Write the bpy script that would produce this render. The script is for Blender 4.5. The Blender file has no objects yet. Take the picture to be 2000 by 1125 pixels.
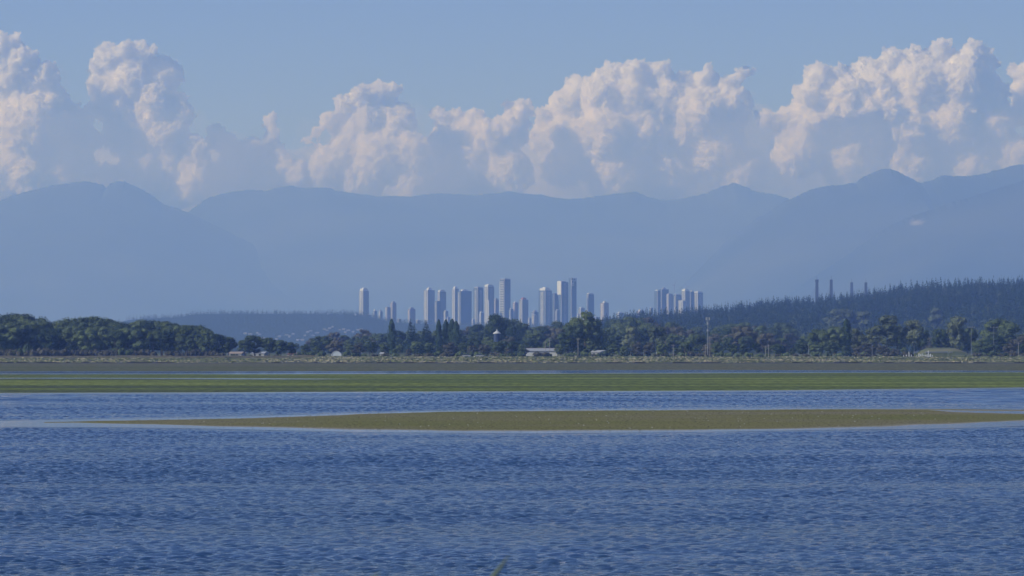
import bpy, bmesh, math, random, time
import numpy as np
from mathutils import Vector, Matrix, noise as mnoise

random.seed(11)
RNG = np.random.default_rng(11)
scene = bpy.context.scene
col = scene.collection
R = math.radians

# ---------------------------------------------------------------- camera
CAM_H = 8.0            # eye height over the tidal water, metres
FPX = 9514.0           # focal length in pixels of the 2000 px wide photograph
HORY = 671.0           # row of the true horizon
cd = bpy.data.cameras.new("camera"); cam = bpy.data.objects.new("camera", cd); col.objects.link(cam)
cam.location = (0, 0, CAM_H); cam.rotation_euler = (R(90), 0, 0)
cd.sensor_width = 36; cd.lens = 36 * FPX / 2000; cd.shift_y = (HORY - 562.5) / 2000
cd.dof.use_dof = True; cd.dof.focus_distance = 3000; cd.dof.aperture_fstop = 14
cd.clip_start = 0.5; cd.clip_end = 300000
scene.camera = cam

# ---------------------------------------------------------------- light
SUN_EL, SUN_AZ = 33.0, -66.0     # azimuth measured from straight behind the camera, towards the left
sd = Vector((math.sin(R(SUN_AZ)) * math.cos(R(SUN_EL)), -math.cos(R(SUN_AZ)) * math.cos(R(SUN_EL)), math.sin(R(SUN_EL))))
sl = bpy.data.lights.new("sun", 'SUN'); sun = bpy.data.objects.new("sun", sl); col.objects.link(sun)
sl.energy = 4.6; sl.angle = R(0.5); sl.color = (0.88, 0.93, 1.0)
sun.rotation_euler = sd.to_track_quat('Z', 'Y').to_euler()
world = bpy.data.worlds.new("World"); scene.world = world; world.use_nodes = True
wn = world.node_tree.nodes; wl = world.node_tree.links
bg = wn['Background']; sky = wn.new('ShaderNodeTexSky'); sky.sky_type = 'NISHITA'; sky.sun_disc = False
sky.sun_elevation = R(SUN_EL); sky.sun_rotation = math.atan2(sd.x, sd.y)
sky.altitude = 0; sky.air_density = 0.4; sky.dust_density = 0; sky.ozone_density = 10
wbal = wn.new('ShaderNodeMix'); wbal.data_type = 'RGBA'; wbal.blend_type = 'MULTIPLY'; wbal.inputs[0].default_value = 1; wbal.inputs[7].default_value = (1.0, 0.785, 1.02, 1)   # cool white balance of the camera
wl.new(sky.outputs[0], wbal.inputs[6]); wl.new(wbal.outputs[2], bg.inputs[0]); bg.inputs[1].default_value = 0.15
scene.view_settings.view_transform = 'Standard'; scene.view_settings.look = 'None'
scene.view_settings.gamma = 1; scene.view_settings.exposure = -0.06
try:
    cy = scene.cycles
    cy.use_denoising = True; cy.max_bounces = 76; cy.volume_bounces = 72
    cy.diffuse_bounces = 3; cy.glossy_bounces = 3; cy.transparent_max_bounces = 16
    cy.use_adaptive_sampling = True; cy.adaptive_threshold = 0.01
except Exception:
    pass

# ---------------------------------------------------------------- helpers
def at(px, py, D):
    """World point seen at pixel (px, py) of the 2000x1125 photo, D metres out."""
    return Vector(((px - 1000) / FPX * D, D, CAM_H + (HORY - py) / FPX * D))

def tag(o, label=None, cat=None, group=None, kind=None):
    if label: o['label'] = label
    if cat: o['category'] = cat
    if group: o['group'] = group
    if kind: o['kind'] = kind
    return o

def mat(name, color=(0.5, 0.5, 0.5), rough=0.8, spec=0.3, metallic=0.0):
    m = bpy.data.materials.new(name); m.use_nodes = True
    b = m.node_tree.nodes['Principled BSDF']
    b.inputs['Base Color'].default_value = (*color, 1); b.inputs['Roughness'].default_value = rough
    b.inputs['Specular IOR Level'].default_value = spec; b.inputs['Metallic'].default_value = metallic
    return m

def nodes(m):
    nt = m.node_tree
    return nt.nodes, nt.links, nt.nodes['Principled BSDF']

def mesh_obj(name, verts, faces, m, parent=None, smooth=False):
    me = bpy.data.meshes.new(name)
    v = np.asarray(verts, dtype=np.float32); 
    if isinstance(faces, np.ndarray):
        n, k = faces.shape
        me.vertices.add(len(v)); me.vertices.foreach_set('co', v.ravel())
        me.loops.add(n * k); me.loops.foreach_set('vertex_index', faces.astype(np.int32).ravel())
        me.polygons.add(n); me.polygons.foreach_set('loop_start', np.arange(0, n * k, k, dtype=np.int32))
        me.update(calc_edges=True); me.validate()
    else:
        me.from_pydata([tuple(map(float, q)) for q in v], [], faces); me.update()
    if smooth: me.polygons.foreach_set('use_smooth', [True] * len(me.polygons))
    if m: me.materials.append(m)
    o = bpy.data.objects.new(name, me); col.objects.link(o)
    if parent: o.parent = parent
    return o

def empty(name, loc=(0, 0, 0), rz=0):
    o = bpy.data.objects.new(name, None); col.objects.link(o); o.location = loc; o.rotation_euler = (0, 0, rz)
    o.empty_display_size = 1
    return o

def vnoise(x, y, seed=0):
    """value noise, vectorised, -1..1"""
    x = np.asarray(x, dtype=float); y = np.asarray(y, dtype=float)
    xi = np.floor(x).astype(np.int64); yi = np.floor(y).astype(np.int64)
    fx = x - xi; fy = y - yi; fx = fx * fx * (3 - 2 * fx); fy = fy * fy * (3 - 2 * fy)
    def h(a, b):
        n = (a * 374761393 + b * 668265263 + seed * 974634777) & 0x7fffffff
        n = ((n ^ (n >> 13)) * 1274126177) & 0x7fffffff
        return ((n ^ (n >> 16)) & 0xffff) / 32767.5 - 1
    return (h(xi, yi) * (1 - fx) + h(xi + 1, yi) * fx) * (1 - fy) + (h(xi, yi + 1) * (1 - fx) + h(xi + 1, yi + 1) * fx) * fy

def fbm(x, y, oct=5, seed=0, ridged=False):
    s = 0; a = 1; t = 0
    for k in range(oct):
        n = vnoise(x * 2 ** k + 17.3 * k, y * 2 ** k - 9.1 * k, seed + k)
        s = s + a * ((1 - 2 * np.abs(n)) if ridged else n); t += a; a *= 0.5
    return s / t

def sstep(a, b, x):
    t = np.clip((x - a) / (b - a), 0, 1); return t * t * (3 - 2 * t)
# ---------------------------------------------------------------- mountains
def mountain(name, D, profile, depth, m, seed, nx=1000, ny=121, rough=0.03):
    xs = np.linspace(profile[0][0], profile[-1][0], nx)
    top = np.interp(xs, [p[0] for p in profile], [p[1] for p in profile])
    top = top + 1.6 * fbm(xs / 30, 0 * xs, 3, seed + 2)
    H = CAM_H + (HORY - top) / FPX * D
    t = np.linspace(-1, 1.0, ny)
    X, T = np.meshgrid((xs - 1000) / FPX * D, t)
    Y = D + T * depth
    cross = np.where(T < 0, 1 + T, 1 - T * 0.8)
    cross = np.clip(cross, 0, 1) ** 0.9
    rg = fbm(X / 1300 + 0.35 * Y / 1300, Y / 1500, 6, seed, True)
    env = np.clip(1 - np.abs(T), 0, 1)
    kk = 45; Hs = H.copy()
    for _ in range(3): Hs = np.convolve(np.pad(Hs, kk, mode='edge'), np.ones(2 * kk + 1) / (2 * kk + 1), 'valid')
    bl = sstep(0.0, 0.14, np.abs(T)); Z = (H[None, :] * (1 - bl) + np.minimum(Hs, H + 25)[None, :] * bl) * cross
    Z = Z - (0.5 - 0.5 * rg) * rough * H[None, :] * np.minimum(1, np.abs(T) * 3.2) * 1.6
    Z = Z + fbm(X / 160, Y / 160, 3, seed + 5) * 5
    Z = Z + (D / 3000) * 0.45 * vnoise(xs / 3.3, 0 * xs, seed + 3)[None, :] * np.exp(-(T / 0.03) ** 2)
    Z = np.maximum(Z, -20)
    v = np.stack([X, Y, Z], -1).reshape(-1, 3)
    i = np.arange((ny - 1) * nx).reshape(ny - 1, nx)[:, :-1].ravel()
    f = np.stack([i, i + 1, i + nx + 1, i + nx], 1)
    o = mesh_obj(name, v, f, m, smooth=True)
    tag(o, kind='structure')
    return o

mm = mat('mountain_forest', (0.035, 0.055, 0.04), 0.95, 0.1)
ns, ls, b = nodes(mm)
tc = ns.new('ShaderNodeNewGeometry'); n1 = ns.new('ShaderNodeTexNoise'); n1.inputs['Scale'].default_value = 0.0009; n1.inputs['Detail'].default_value = 8
ls.new(tc.outputs['Position'], n1.inputs['Vector'])
cr = ns.new('ShaderNodeValToRGB'); cr.color_ramp.elements[0].color = (0.02, 0.035, 0.028, 1); cr.color_ramp.elements[1].color = (0.07, 0.085, 0.06, 1)
cr.color_ramp.elements[0].position = 0.35; cr.color_ramp.elements[1].position = 0.7
ls.new(n1.outputs['Fac'], cr.inputs[0]); ls.new(cr.outputs[0], b.inputs['Base Color'])

mountain('back_mountain', 38000, [(-700, 420), (0, 520), (250, 470), (365, 414), (400, 389), (440, 376), (480, 371), (520, 372), (545, 366), (570, 364), (600, 368), (640, 367), (680, 377), (740, 384), (800, 383), (860, 378),
    (930, 381), (1000, 375), (1060, 381), (1100, 389), (1150, 386), (1200, 378), (1240, 374), (1270, 385), (1300, 392), (1340, 388), (1380, 378), (1410, 365), (1435, 356), (1455, 364), (1470, 373), (1490, 377), (1515, 379), (1540, 388), (1600, 440), (1800, 470), (2700, 500)], 5200, mm, 3)
mountain('left_mountain', 36200, [(-700, 470), (-200, 440), (0, 392), (25, 381), (50, 374), (80, 368), (110, 360), (140, 358), (165, 355), (190, 357), (200, 361), (207, 366), (216, 357), (230, 354), (243, 354), (255, 359), (275, 368), (295, 379), (310, 392), (322, 401),
    (345, 407), (365, 413), (420, 440), (500, 480), (600, 530), (700, 575), (800, 610), (900, 650), (1000, 668)], 4800, mm, 9)
mountain('right_mountain', 31500, [(1150, 668), (1250, 620), (1330, 560), (1420, 470), (1480, 425), (1525, 399), (1545, 389), (1575, 374), (1600, 367), (1640, 362), (1672, 357), (1685, 346), (1705, 337), (1722, 330), (1735, 329), (1750, 333), (1775, 348), (1800, 357),
    (1815, 355), (1840, 343), (1870, 345), (1900, 343), (1930, 338), (1955, 331), (1985, 322), (2040, 315), (2300, 350), (2700, 440)], 4600, mm, 21)
mq = mm.copy(); mq.name = 'mountain_forest_with_quarry'      # same forest with one bare pale scar
ns, ls, b = nodes(mq)
geo = ns.new('ShaderNodeNewGeometry'); sp = ns.new('ShaderNodeVectorMath'); sp.operation = 'SUBTRACT'; ls.new(geo.outputs['Position'], sp.inputs[0]); sp.inputs[1].default_value = (2260, 26700, 690)
sc_ = ns.new('ShaderNodeVectorMath'); sc_.operation = 'MULTIPLY'; sc_.inputs[1].default_value = (1 / 75, 1 / 900, 1 / 32); ls.new(sp.outputs[0], sc_.inputs[0])
ln = ns.new('ShaderNodeVectorMath'); ln.operation = 'LENGTH'; ls.new(sc_.outputs[0], ln.inputs[0])
nq = ns.new('ShaderNodeTexNoise'); nq.inputs['Scale'].default_value = 0.02; nq.inputs['Detail'].default_value = 4; ls.new(geo.outputs['Position'], nq.inputs['Vector'])
aq = ns.new('ShaderNodeMath'); aq.operation = 'ADD'; ls.new(ln.outputs['Value'], aq.inputs[0]); ls.new(nq.outputs['Fac'], aq.inputs[1])
rq = ns.new('ShaderNodeMapRange'); rq.inputs['From Min'].default_value = 0.9; rq.inputs['From Max'].default_value = 1.5; rq.inputs['To Min'].default_value = 1; rq.inputs['To Max'].default_value = 0; ls.new(aq.outputs[0], rq.inputs['Value'])
xq = ns.new('ShaderNodeMix'); xq.data_type = 'RGBA'; ls.new(rq.outputs[0], xq.inputs[0]); ls.new(b.inputs['Base Color'].links[0].from_socket, xq.inputs[6]); xq.inputs[7].default_value = (0.3, 0.28, 0.25, 1); ls.new(xq.outputs[2], b.inputs['Base Color'])
mountain('near_right_mountain', 27500, [(1400, 668), (1480, 620), (1560, 560), (1650, 500), (1740, 440), (1800, 415), (1860, 395), (1930, 372), (2000, 352), (2100, 340), (2300, 380), (2700, 450)], 3600, mq, 33)

# ---------------------------------------------------------------- clouds: closed hulls filled with white droplets, far beyond the haze
CLOUD_D = 52000.0
cloud_mat = bpy.data.materials.new('cloud_vapour'); cloud_mat.use_nodes = True
cn = cloud_mat.node_tree.nodes; cl_ = cloud_mat.node_tree.links
cn.remove(cn['Principled BSDF'])
pv = cn.new('ShaderNodeVolumePrincipled'); pv.inputs['Color'].default_value = (1, 1, 1, 1)
pv.inputs['Density'].default_value = 0.075; pv.inputs['Anisotropy'].default_value = 0.0
cl_.new(pv.outputs[0], cn['Material Output'].inputs['Volume'])

def cloud(name, lobes, label, D=CLOUD_D, voxel=16, flat=None, amp=1.0, seed=1, m=None):
    rnd = random.Random(seed); t00 = time.time()
    bm = bmesh.new()
    s = D / FPX
    def ball(c, r):
        mt = Matrix.Translation(c) @ Matrix.Diagonal((r, r * 1.15, r, 1))
        bmesh.ops.create_icosphere(bm, subdivisions=2, radius=1, matrix=mt)
    for l in lobes:
        px, py, r = l[:3]; dy = l[3] if len(l) > 3 else 0
        c = at(px, py, D); c.y += dy * s + rnd.uniform(-0.4, 0.4) * r * s
        ball(c, r * s * 1.12)
        n = (15 if r > 24 else 7) if m is None else 1
        for k in range(n):
            d = Vector((rnd.gauss(-.1, 1), rnd.gauss(-0.5, 0.8), rnd.gauss(0.25, 0.9))).normalized()
            rr = r * rnd.choice((rnd.uniform(0.3, 0.5), rnd.uniform(0.16, 0.3)))
            ball(c + d * (r - rr * 0.45) * s, rr * s)
    me = bpy.data.meshes.new(name); bm.to_mesh(me); bm.free()
    o = bpy.data.objects.new(name, me); col.objects.link(o)
    md = o.modifiers.new('r', 'REMESH'); md.mode = 'VOXEL'; md.voxel_size = voxel; md.use_smooth_shade = True
    for k, (sz, st) in enumerate(((600, 80), (230, 65), (105, 105), (50, 85), (26, 48))):
        tx = bpy.data.textures.new(name + 't%d' % k, 'CLOUDS'); tx.noise_scale = sz; tx.noise_depth = 2
        tx.noise_basis = 'VORONOI_F1' if k < 4 else 'ORIGINAL_PERLIN'
        pass
        dm = o.modifiers.new('d', 'DISPLACE'); dm.texture = tx; dm.texture_coords = 'GLOBAL'; dm.strength = (-st if k < 4 else st) * amp; dm.mid_level = 0.35
    dg = bpy.context.evaluated_depsgraph_get(); dg.update()
    nm = bpy.data.meshes.new_from_object(o.evaluated_get(dg)); print('CLOUD', name, len(nm.vertices), time.time() - t00)
    o.modifiers.clear(); o.data = nm
    nm.materials.clear(); nm.materials.append(m or cloud_mat)
    tag(o, label, 'cloud', 'cumulus clouds over the mountains' if m is None else None)
    return o
CLOUDS = [
 ([(0, 95, 40), (28, 80, 22), (40, 125, 40), (10, 160, 50), (90, 150, 34), (30, 190, 40), (105, 195, 34), (130, 205, 20), (152, 205, 12), (60, 250, 70, 20), (130, 245, 45, 20), (-10, 270, 60, 40), (0, 350, 70, 40), (50, 340, 80, 40), (130, 330, 60), (170, 270, 30, 20)],
  'tall white cloud cut by the left edge above the blue shadowed bank'),
 ([(245, 98, 26), (268, 108, 32), (210, 112, 34), (300, 98, 16), (185, 130, 20), (190, 165, 27), (215, 170, 38), (250, 160, 45), (315, 150, 42, 20), (300, 200, 50, 20), (222, 220, 35), (180, 215, 22), (360, 188, 16), (352, 225, 32), (310, 270, 50), (250, 270, 42), (215, 270, 26), (280, 330, 48), (330, 330, 50), (375, 300, 42), (330, 385, 40), (380, 350, 50), (212, 345, 26)],
  'ragged cloud with curled top, between the left edge cloud and open sky'),
 ([(422, 258, 20), (408, 282, 18), (450, 288, 28), (495, 298, 34), (528, 238, 19), (532, 262, 20), (540, 292, 24), (560, 325, 28), (450, 345, 46), (520, 360, 40), (585, 345, 36)],
  'small low pale cloud with one narrow upright finger'),
 ([(740, 180, 27), (705, 187, 28), (768, 176, 20), (672, 207, 27), (640, 236, 22), (620, 257, 16), (604, 272, 10), (720, 232, 50, 20), (775, 240, 42), (690, 285, 50, 20), (745, 305, 58), (640, 325, 42), (805, 300, 46), (700, 355, 50), (800, 360, 40)],
  'leaning white cloud with sunlit left shoulder, left of centre'),
 ([(855, 222, 20), (890, 230, 24), (930, 232, 25), (820, 283, 24), (868, 278, 36), (955, 272, 42), (1000, 250, 38), (1020, 212, 26), (988, 202, 14), (900, 335, 60), (985, 340, 55), (835, 345, 45), (905, 270, 40)],
  'low lumpy cloud joining the two taller clouds at centre'),
 ([(1240, 138, 28), (1190, 146, 27), (1290, 138, 26), (1130, 178, 38), (1170, 190, 45), (1230, 190, 50), (1100, 208, 32), (1062, 225, 22), (1058, 272, 32), (1110, 270, 50), (1180, 270, 60), (1255, 265, 60, 20), (1300, 190, 42), (1330, 165, 28), (1385, 136, 16), (1370, 160, 24), (1450, 142, 18), (1470, 140, 12), (1420, 160, 20), (1430, 205, 45, 20), (1370, 225, 58, 20), (1335, 270, 42), (1100, 320, 50), (1200, 345, 58), (1300, 335, 60, 20), (1400, 295, 60, 20), (1450, 340, 50, 20)],
  'broad heaped cloud right of centre with bright bumpy crown'),
 ([(1600, 150, 32), (1640, 138, 20), (1562, 180, 20), (1575, 195, 30), (1690, 138, 32), (1740, 108, 25), (1785, 108, 25), (1840, 94, 25), (1900, 98, 27), (1932, 104, 16), (1945, 125, 14), (1660, 190, 50), (1720, 180, 50), (1800, 160, 58), (1880, 160, 55), (1930, 185, 45, 20), (1540, 240, 38), (1500, 232, 26), (1590, 240, 40), (1640, 240, 40), (1700, 250, 45), (1780, 245, 50), (1860, 245, 60), (1940, 240, 50),
    (1655, 222, 22, -45), (1700, 210, 24, -50), (1740, 218, 26, -55), (1775, 232, 22, -50), (1810, 240, 14, -45), (1620, 228, 20, -35), (1560, 300, 50, 20), (1660, 320, 60, 20), (1780, 320, 60, 20), (1900, 320, 60, 20), (1980, 310, 50, 20)],
  'largest brightest cloud, towering over the right hand mountains'),
 ([(1985, 140, 22), (2012, 145, 32), (1992, 178, 22), (2035, 200, 60), (2090, 150, 60), (2000, 210, 20)],
  'white cloud cut by the right edge of the frame'),
]
# each heaped cloud is a dense body wrapped in a thin ragged fringe of vapour
fringe_mat = cloud_mat.copy(); fringe_mat.name = 'fringe_vapour'
for n_ in fringe_mat.node_tree.nodes:
    if n_.type == 'PRINCIPLED_VOLUME': n_.inputs['Density'].default_value = 0.0009
for k, (lobes, lab) in enumerate(CLOUDS):
    D_ = CLOUD_D + (k % 3) * 500
    body = cloud('cloud', lobes, lab, D=D_, seed=k + 3)
    if k < 7:
        f_ = cloud('fringe', [(l[0] + 3, l[1] + 4, l[2] * 1.16 + 4) + tuple(l[3:]) for l in lobes], None, D=D_ + 90, voxel=34, seed=k + 60, m=fringe_mat, amp=1.5)
        f_.parent = body
        for key in ('category', 'group', 'label'):
            if key in f_: del f_[key]
# thin grey veil of lower cloud that lies along the whole range
veil_mat = cloud_mat.copy(); veil_mat.name = 'thin_cloud_vapour'
for n_ in veil_mat.node_tree.nodes:
    if n_.type == 'PRINCIPLED_VOLUME': n_.inputs['Density'].default_value = 0.0022
vr = random.Random(4)
veil = [(x + vr.uniform(-20, 20), 395 + vr.uniform(-8, 18), vr.uniform(85, 125), 120) for x in range(-260, 2300, 62)]
veil += [(x + vr.uniform(-20, 20), 335 + vr.uniform(-14, 14), vr.uniform(42, 64), 60) for x in list(range(120, 480, 55)) + list(range(560, 1620, 55)) + list(range(1480, 2200, 60))]
veil += [(x, y, r, 70) for x, y, r in ((1440, 260, 60), (1500, 280, 65), (1560, 300, 60), (1480, 230, 40), (960, 320, 60), (1020, 330, 60), (590, 330, 45), (440, 310, 40), (480, 330, 45), (160, 290, 50), (1380, 290, 60), (1700, 320, 60), (1850, 330, 60))]
cloud('cloud', veil, 'long thin grey veil of cloud lying along the mountain tops', D=CLOUD_D + 1200, voxel=70, seed=40, m=veil_mat)
# very thin vapour added in front to dull and fade the sunlit cloud bases
fade_mat = cloud_mat.copy(); fade_mat.name = 'base_fading_vapour'
for n_ in fade_mat.node_tree.nodes:
    if n_.type == 'PRINCIPLED_VOLUME': n_.inputs['Density'].default_value = 0.00055
fr = random.Random(9)
fade_lobes = []
for x in range(-200, 2260, 48):
    base_y = 335
    fade_lobes.append((x + fr.uniform(-20, 20), base_y + fr.uniform(-25, 25), fr.uniform(45, 80)))
    if not (420 < x < 600): fade_lobes.append((x + fr.uniform(-20, 20), 262 + fr.uniform(-22, 22), fr.uniform(28, 55)))
cloud('cloud', fade_lobes, 'faint mist added in front to dull the cloud bases', D=CLOUD_D - 3600, voxel=60, seed=50, m=fade_mat)
# ---------------------------------------------------------------- terrain heights
def px_of(x, y): return 1000 + FPX * x / np.maximum(y, 1.0)
HILLX = [-3000, 700, 1000, 1150, 1200, 1250, 1300, 1350, 1400, 1450, 1500, 1570, 1650, 1710, 1774, 1850, 2000, 2200, 2600, 3400, 5000]
HILLY = [q + 13 for q in [668, 668, 656, 646, 634, 627, 625, 620, 616, 608, 602, 600, 595, 584, 571, 569, 564, 553, 556, 600, 640]]
HILL_D = 6500.0
RIDX = [-3000, -500, 100, 235, 250, 290, 350, 362, 372, 400, 690, 720, 760, 900, 1200, 1400, 1600, 2400, 6000]
RIDY = [660, 655, 650, 640, 625, 622, 620, 618, 615, 613, 613, 620, 629, 636, 641, 645, 655, 655, 655]
RID_D = 11800.0
def bank_y(x):
    return 1950 + 10 * vnoise(np.asarray(x) / 60.0, 0.5, 3) + 3 * vnoise(np.asarray(x) / 14.0, 1.5, 4)
def gz(x, y):
    x = np.asarray(x, dtype=float); y = np.asarray(y, dtype=float)
    z = np.full(np.broadcast(x, y).shape, -0.9)
    z = z + 7.1 * (1 - sstep(19, 55, y + 3 * vnoise(x / 9, y / 9, 8)))                       # bluff the camera stands on
    by = bank_y(x)
    z = z + 1.1 * sstep(1800, 1950, y)
    z = z + 0.42 * sstep(0, 6, y - by) + 1.1 * sstep(10, 340, y - by)
    z = z + np.where(y > by, 0.14 * vnoise(x / 5, y / 7, 6), 0)
    z = z + 4.2 * np.exp(-((x - 222) / 11.5) ** 6) * np.exp(-((y - 2520) / 40) ** 2)         # grassed mound on the right
    hp = np.interp(1000 + FPX * x / HILL_D, HILLX, HILLY)
    hh = CAM_H + (HORY - hp) / FPX * HILL_D
    z = z + np.maximum(hh, 0) * sstep(4200, 6500, y) * (1 - sstep(7200, 10500, y))
    z = z + 3.5 * fbm(x / 260, y / 260, 3, 40) * sstep(4300, 5200, y) * (1 - sstep(9000, 10500, y))
    rp = np.interp(1000 + FPX * x / RID_D, RIDX, RIDY)
    rh = CAM_H + (HORY - rp) / FPX * RID_D
    z = z + np.maximum(rh - 2, 0) * sstep(10700, RID_D, y) * (1 - sstep(16000, 24000, y))
    return z

# ---------------------------------------------------------------- ground: one sheet from the bluff to the foot of the mountains
gy = np.concatenate([np.linspace(-9000, -50, 12), np.linspace(-40, 70, 45), np.linspace(90, 1850, 12), [1900], np.linspace(1925, 2000, 45), np.linspace(2005, 2320, 70),
                     np.linspace(2330, 4200, 90), np.linspace(4240, 7600, 90), np.linspace(7700, 10600, 20), np.linspace(10700, 12200, 40), np.linspace(12400, 24000, 30), [30000, 38000, 45500]])
gx = np.concatenate([-np.geomspace(30000, 420, 26), np.linspace(-400, 400, 300), np.geomspace(420, 30000, 26)])
GX, GY = np.meshgrid(gx, gy)
# far rows fan out so the hill and ridge profiles keep their detail
FAN = np.clip(GY / 2400.0, 1, 5.2)
WX = np.where(np.abs(GX) <= 420, GX * FAN, np.sign(GX) * (np.abs(GX) + 420 * (FAN - 1)))
GZ = gz(WX, GY)
v = np.stack([WX, GY, GZ], -1).reshape(-1, 3)
nx, ny = len(gx), len(gy)
i = np.arange((ny - 1) * nx).reshape(ny - 1, nx)[:, :-1].ravel()
gm = mat('grassland', (0.1, 0.1, 0.05), 0.95, 0.1)
ns, ls, b = nodes(gm)
geo = ns.new('ShaderNodeNewGeometry'); mp = ns.new('ShaderNodeMapping'); mp.inputs['Scale'].default_value = (0.05, 0.035, 0.2)
ls.new(geo.outputs['Position'], mp.inputs['Vector'])
na = ns.new('ShaderNodeTexNoise'); na.inputs['Scale'].default_value = 1.0; na.inputs['Detail'].default_value = 6; na.inputs['Roughness'].default_value = 0.65
ls.new(mp.outputs[0], na.inputs['Vector'])
cr = ns.new('ShaderNodeValToRGB'); e = cr.color_ramp.elements
e[0].position = 0.3; e[0].color = (0.045, 0.07, 0.025, 1); e[1].position = 0.72; e[1].color = (0.27, 0.23, 0.12, 1)
e2 = cr.color_ramp.elements.new(0.5); e2.color = (0.11, 0.125, 0.055, 1)
ls.new(na.outputs['Fac'], cr.inputs[0])
# forest floor far inland, dark
sx = ns.new('ShaderNodeSeparateXYZ'); ls.new(geo.outputs['Position'], sx.inputs[0])
mr = ns.new('ShaderNodeMapRange'); mr.inputs['From Min'].default_value = 2600; mr.inputs['From Max'].default_value = 3400; ls.new(sx.outputs['Y'], mr.inputs['Value'])
mx = ns.new('ShaderNodeMix'); mx.data_type = 'RGBA'; ls.new(mr.outputs[0], mx.inputs[0]); ls.new(cr.outputs[0], mx.inputs[6]); mx.inputs[7].default_value = (0.03, 0.045, 0.025, 1)
# muddy sea floor seaward of the bank
mr2 = ns.new('ShaderNodeMapRange'); mr2.inputs['From Min'].default_value = 0.28; mr2.inputs['From Max'].default_value = 0.55; ls.new(sx.outputs['Z'], mr2.inputs['Value'])
mx2 = ns.new('ShaderNodeMix'); mx2.data_type = 'RGBA'; ls.new(mr2.outputs[0], mx2.inputs[0]); mx2.inputs[6].default_value = (0.075, 0.07, 0.062, 1); ls.new(mx.outputs[2], mx2.inputs[7])
ls.new(mx2.outputs[2], b.inputs['Base Color'])
ground = mesh_obj('ground', v, np.stack([i, i + 1, i + nx + 1, i + nx], 1), gm, smooth=True)
tag(ground, kind='structure')

# ---------------------------------------------------------------- water
def water_mat(name, body, strength, rough=0.04, patch=True):
    m = mat(name, body, rough, 0.5); ns, ls, b = nodes(m); b.inputs['IOR'].default_value = 1.333
    geo = ns.new('ShaderNodeNewGeometry')
    def nz(sc, det, rg):
        mp = ns.new('ShaderNodeMapping'); mp.inputs['Scale'].default_value = sc; ls.new(geo.outputs['Position'], mp.inputs['Vector'])
        n = ns.new('ShaderNodeTexNoise'); n.inputs['Scale'].default_value = 1; n.inputs['Detail'].default_value = det; n.inputs['Roughness'].default_value = rg
        ls.new(mp.outputs[0], n.inputs['Vector']); return n
    n1 = nz((3.6, 4.6, 1), 5, 0.7)
    n2 = nz((0.35, 0.45, 1), 3, 0.6)
    st = nz((0.006, 0.045, 1), 4, 0.6)
    b1 = ns.new('ShaderNodeBump'); b1.inputs['Distance'].default_value = 0.22; ls.new(n1.outputs['Fac'], b1.inputs['Height'])
    mr = ns.new('ShaderNodeMapRange'); mr.inputs['From Min'].default_value = 0.38; mr.inputs['From Max'].default_value = 0.6
    mr.inputs['To Min'].default_value = strength * 0.45; mr.inputs['To Max'].default_value = strength
    ls.new(st.outputs['Fac'], mr.inputs['Value']); ls.new(mr.outputs[0], b1.inputs['Strength'])
    b2 = ns.new('ShaderNodeBump'); b2.inputs['Distance'].default_value = 0.7; b2.inputs['Strength'].default_value = strength * 0.5
    ls.new(n2.outputs['Fac'], b2.inputs['Height']); ls.new(b2.outputs[0], b1.inputs['Normal'])
    ls.new(b1.outputs[0], b.inputs['Normal'])
    return m
wm = water_mat('ruffled_water', (0.008, 0.042, 0.095), 1.0)
cm = water_mat('calm_water', (0.03, 0.05, 0.06), 0.04, 0.06)

# ---------------------------------------------------------------- tidal flats: low banks of mud and eelgrass that break the surface
def flat_sheet(name, x0, x1, near, far, h, m, nx=700, ny=36, seed=0, rim=2.5, extra=None):
    xs = np.linspace(x0, x1, nx); t = np.linspace(0, 1, ny)
    lo = near(xs); hi = far(xs)
    X = np.repeat(xs[None, :], ny, 0); Y = lo[None, :] + (hi - lo)[None, :] * t[:, None]
    edge = np.minimum(Y - lo[None, :], hi[None, :] - Y)
    Z = h * np.clip(edge / np.maximum(np.minimum(rim * 6, (hi - lo)[None, :] * 0.22), 0.3), 0, 1) ** 0.7 - 0.02 + 0.02 * fbm(X / 7, Y / 16, 3, seed)
    if extra is not None: Z = Z + extra(X, Y)
    i = np.arange((ny - 1) * nx).reshape(ny - 1, nx)[:, :-1].ravel()
    o = mesh_obj(name, np.stack([X, Y, Z], -1).reshape(-1, 3), np.stack([i, i + 1, i + nx + 1, i + nx], 1), m, smooth=True)
    return tag(o, kind='structure')
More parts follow.
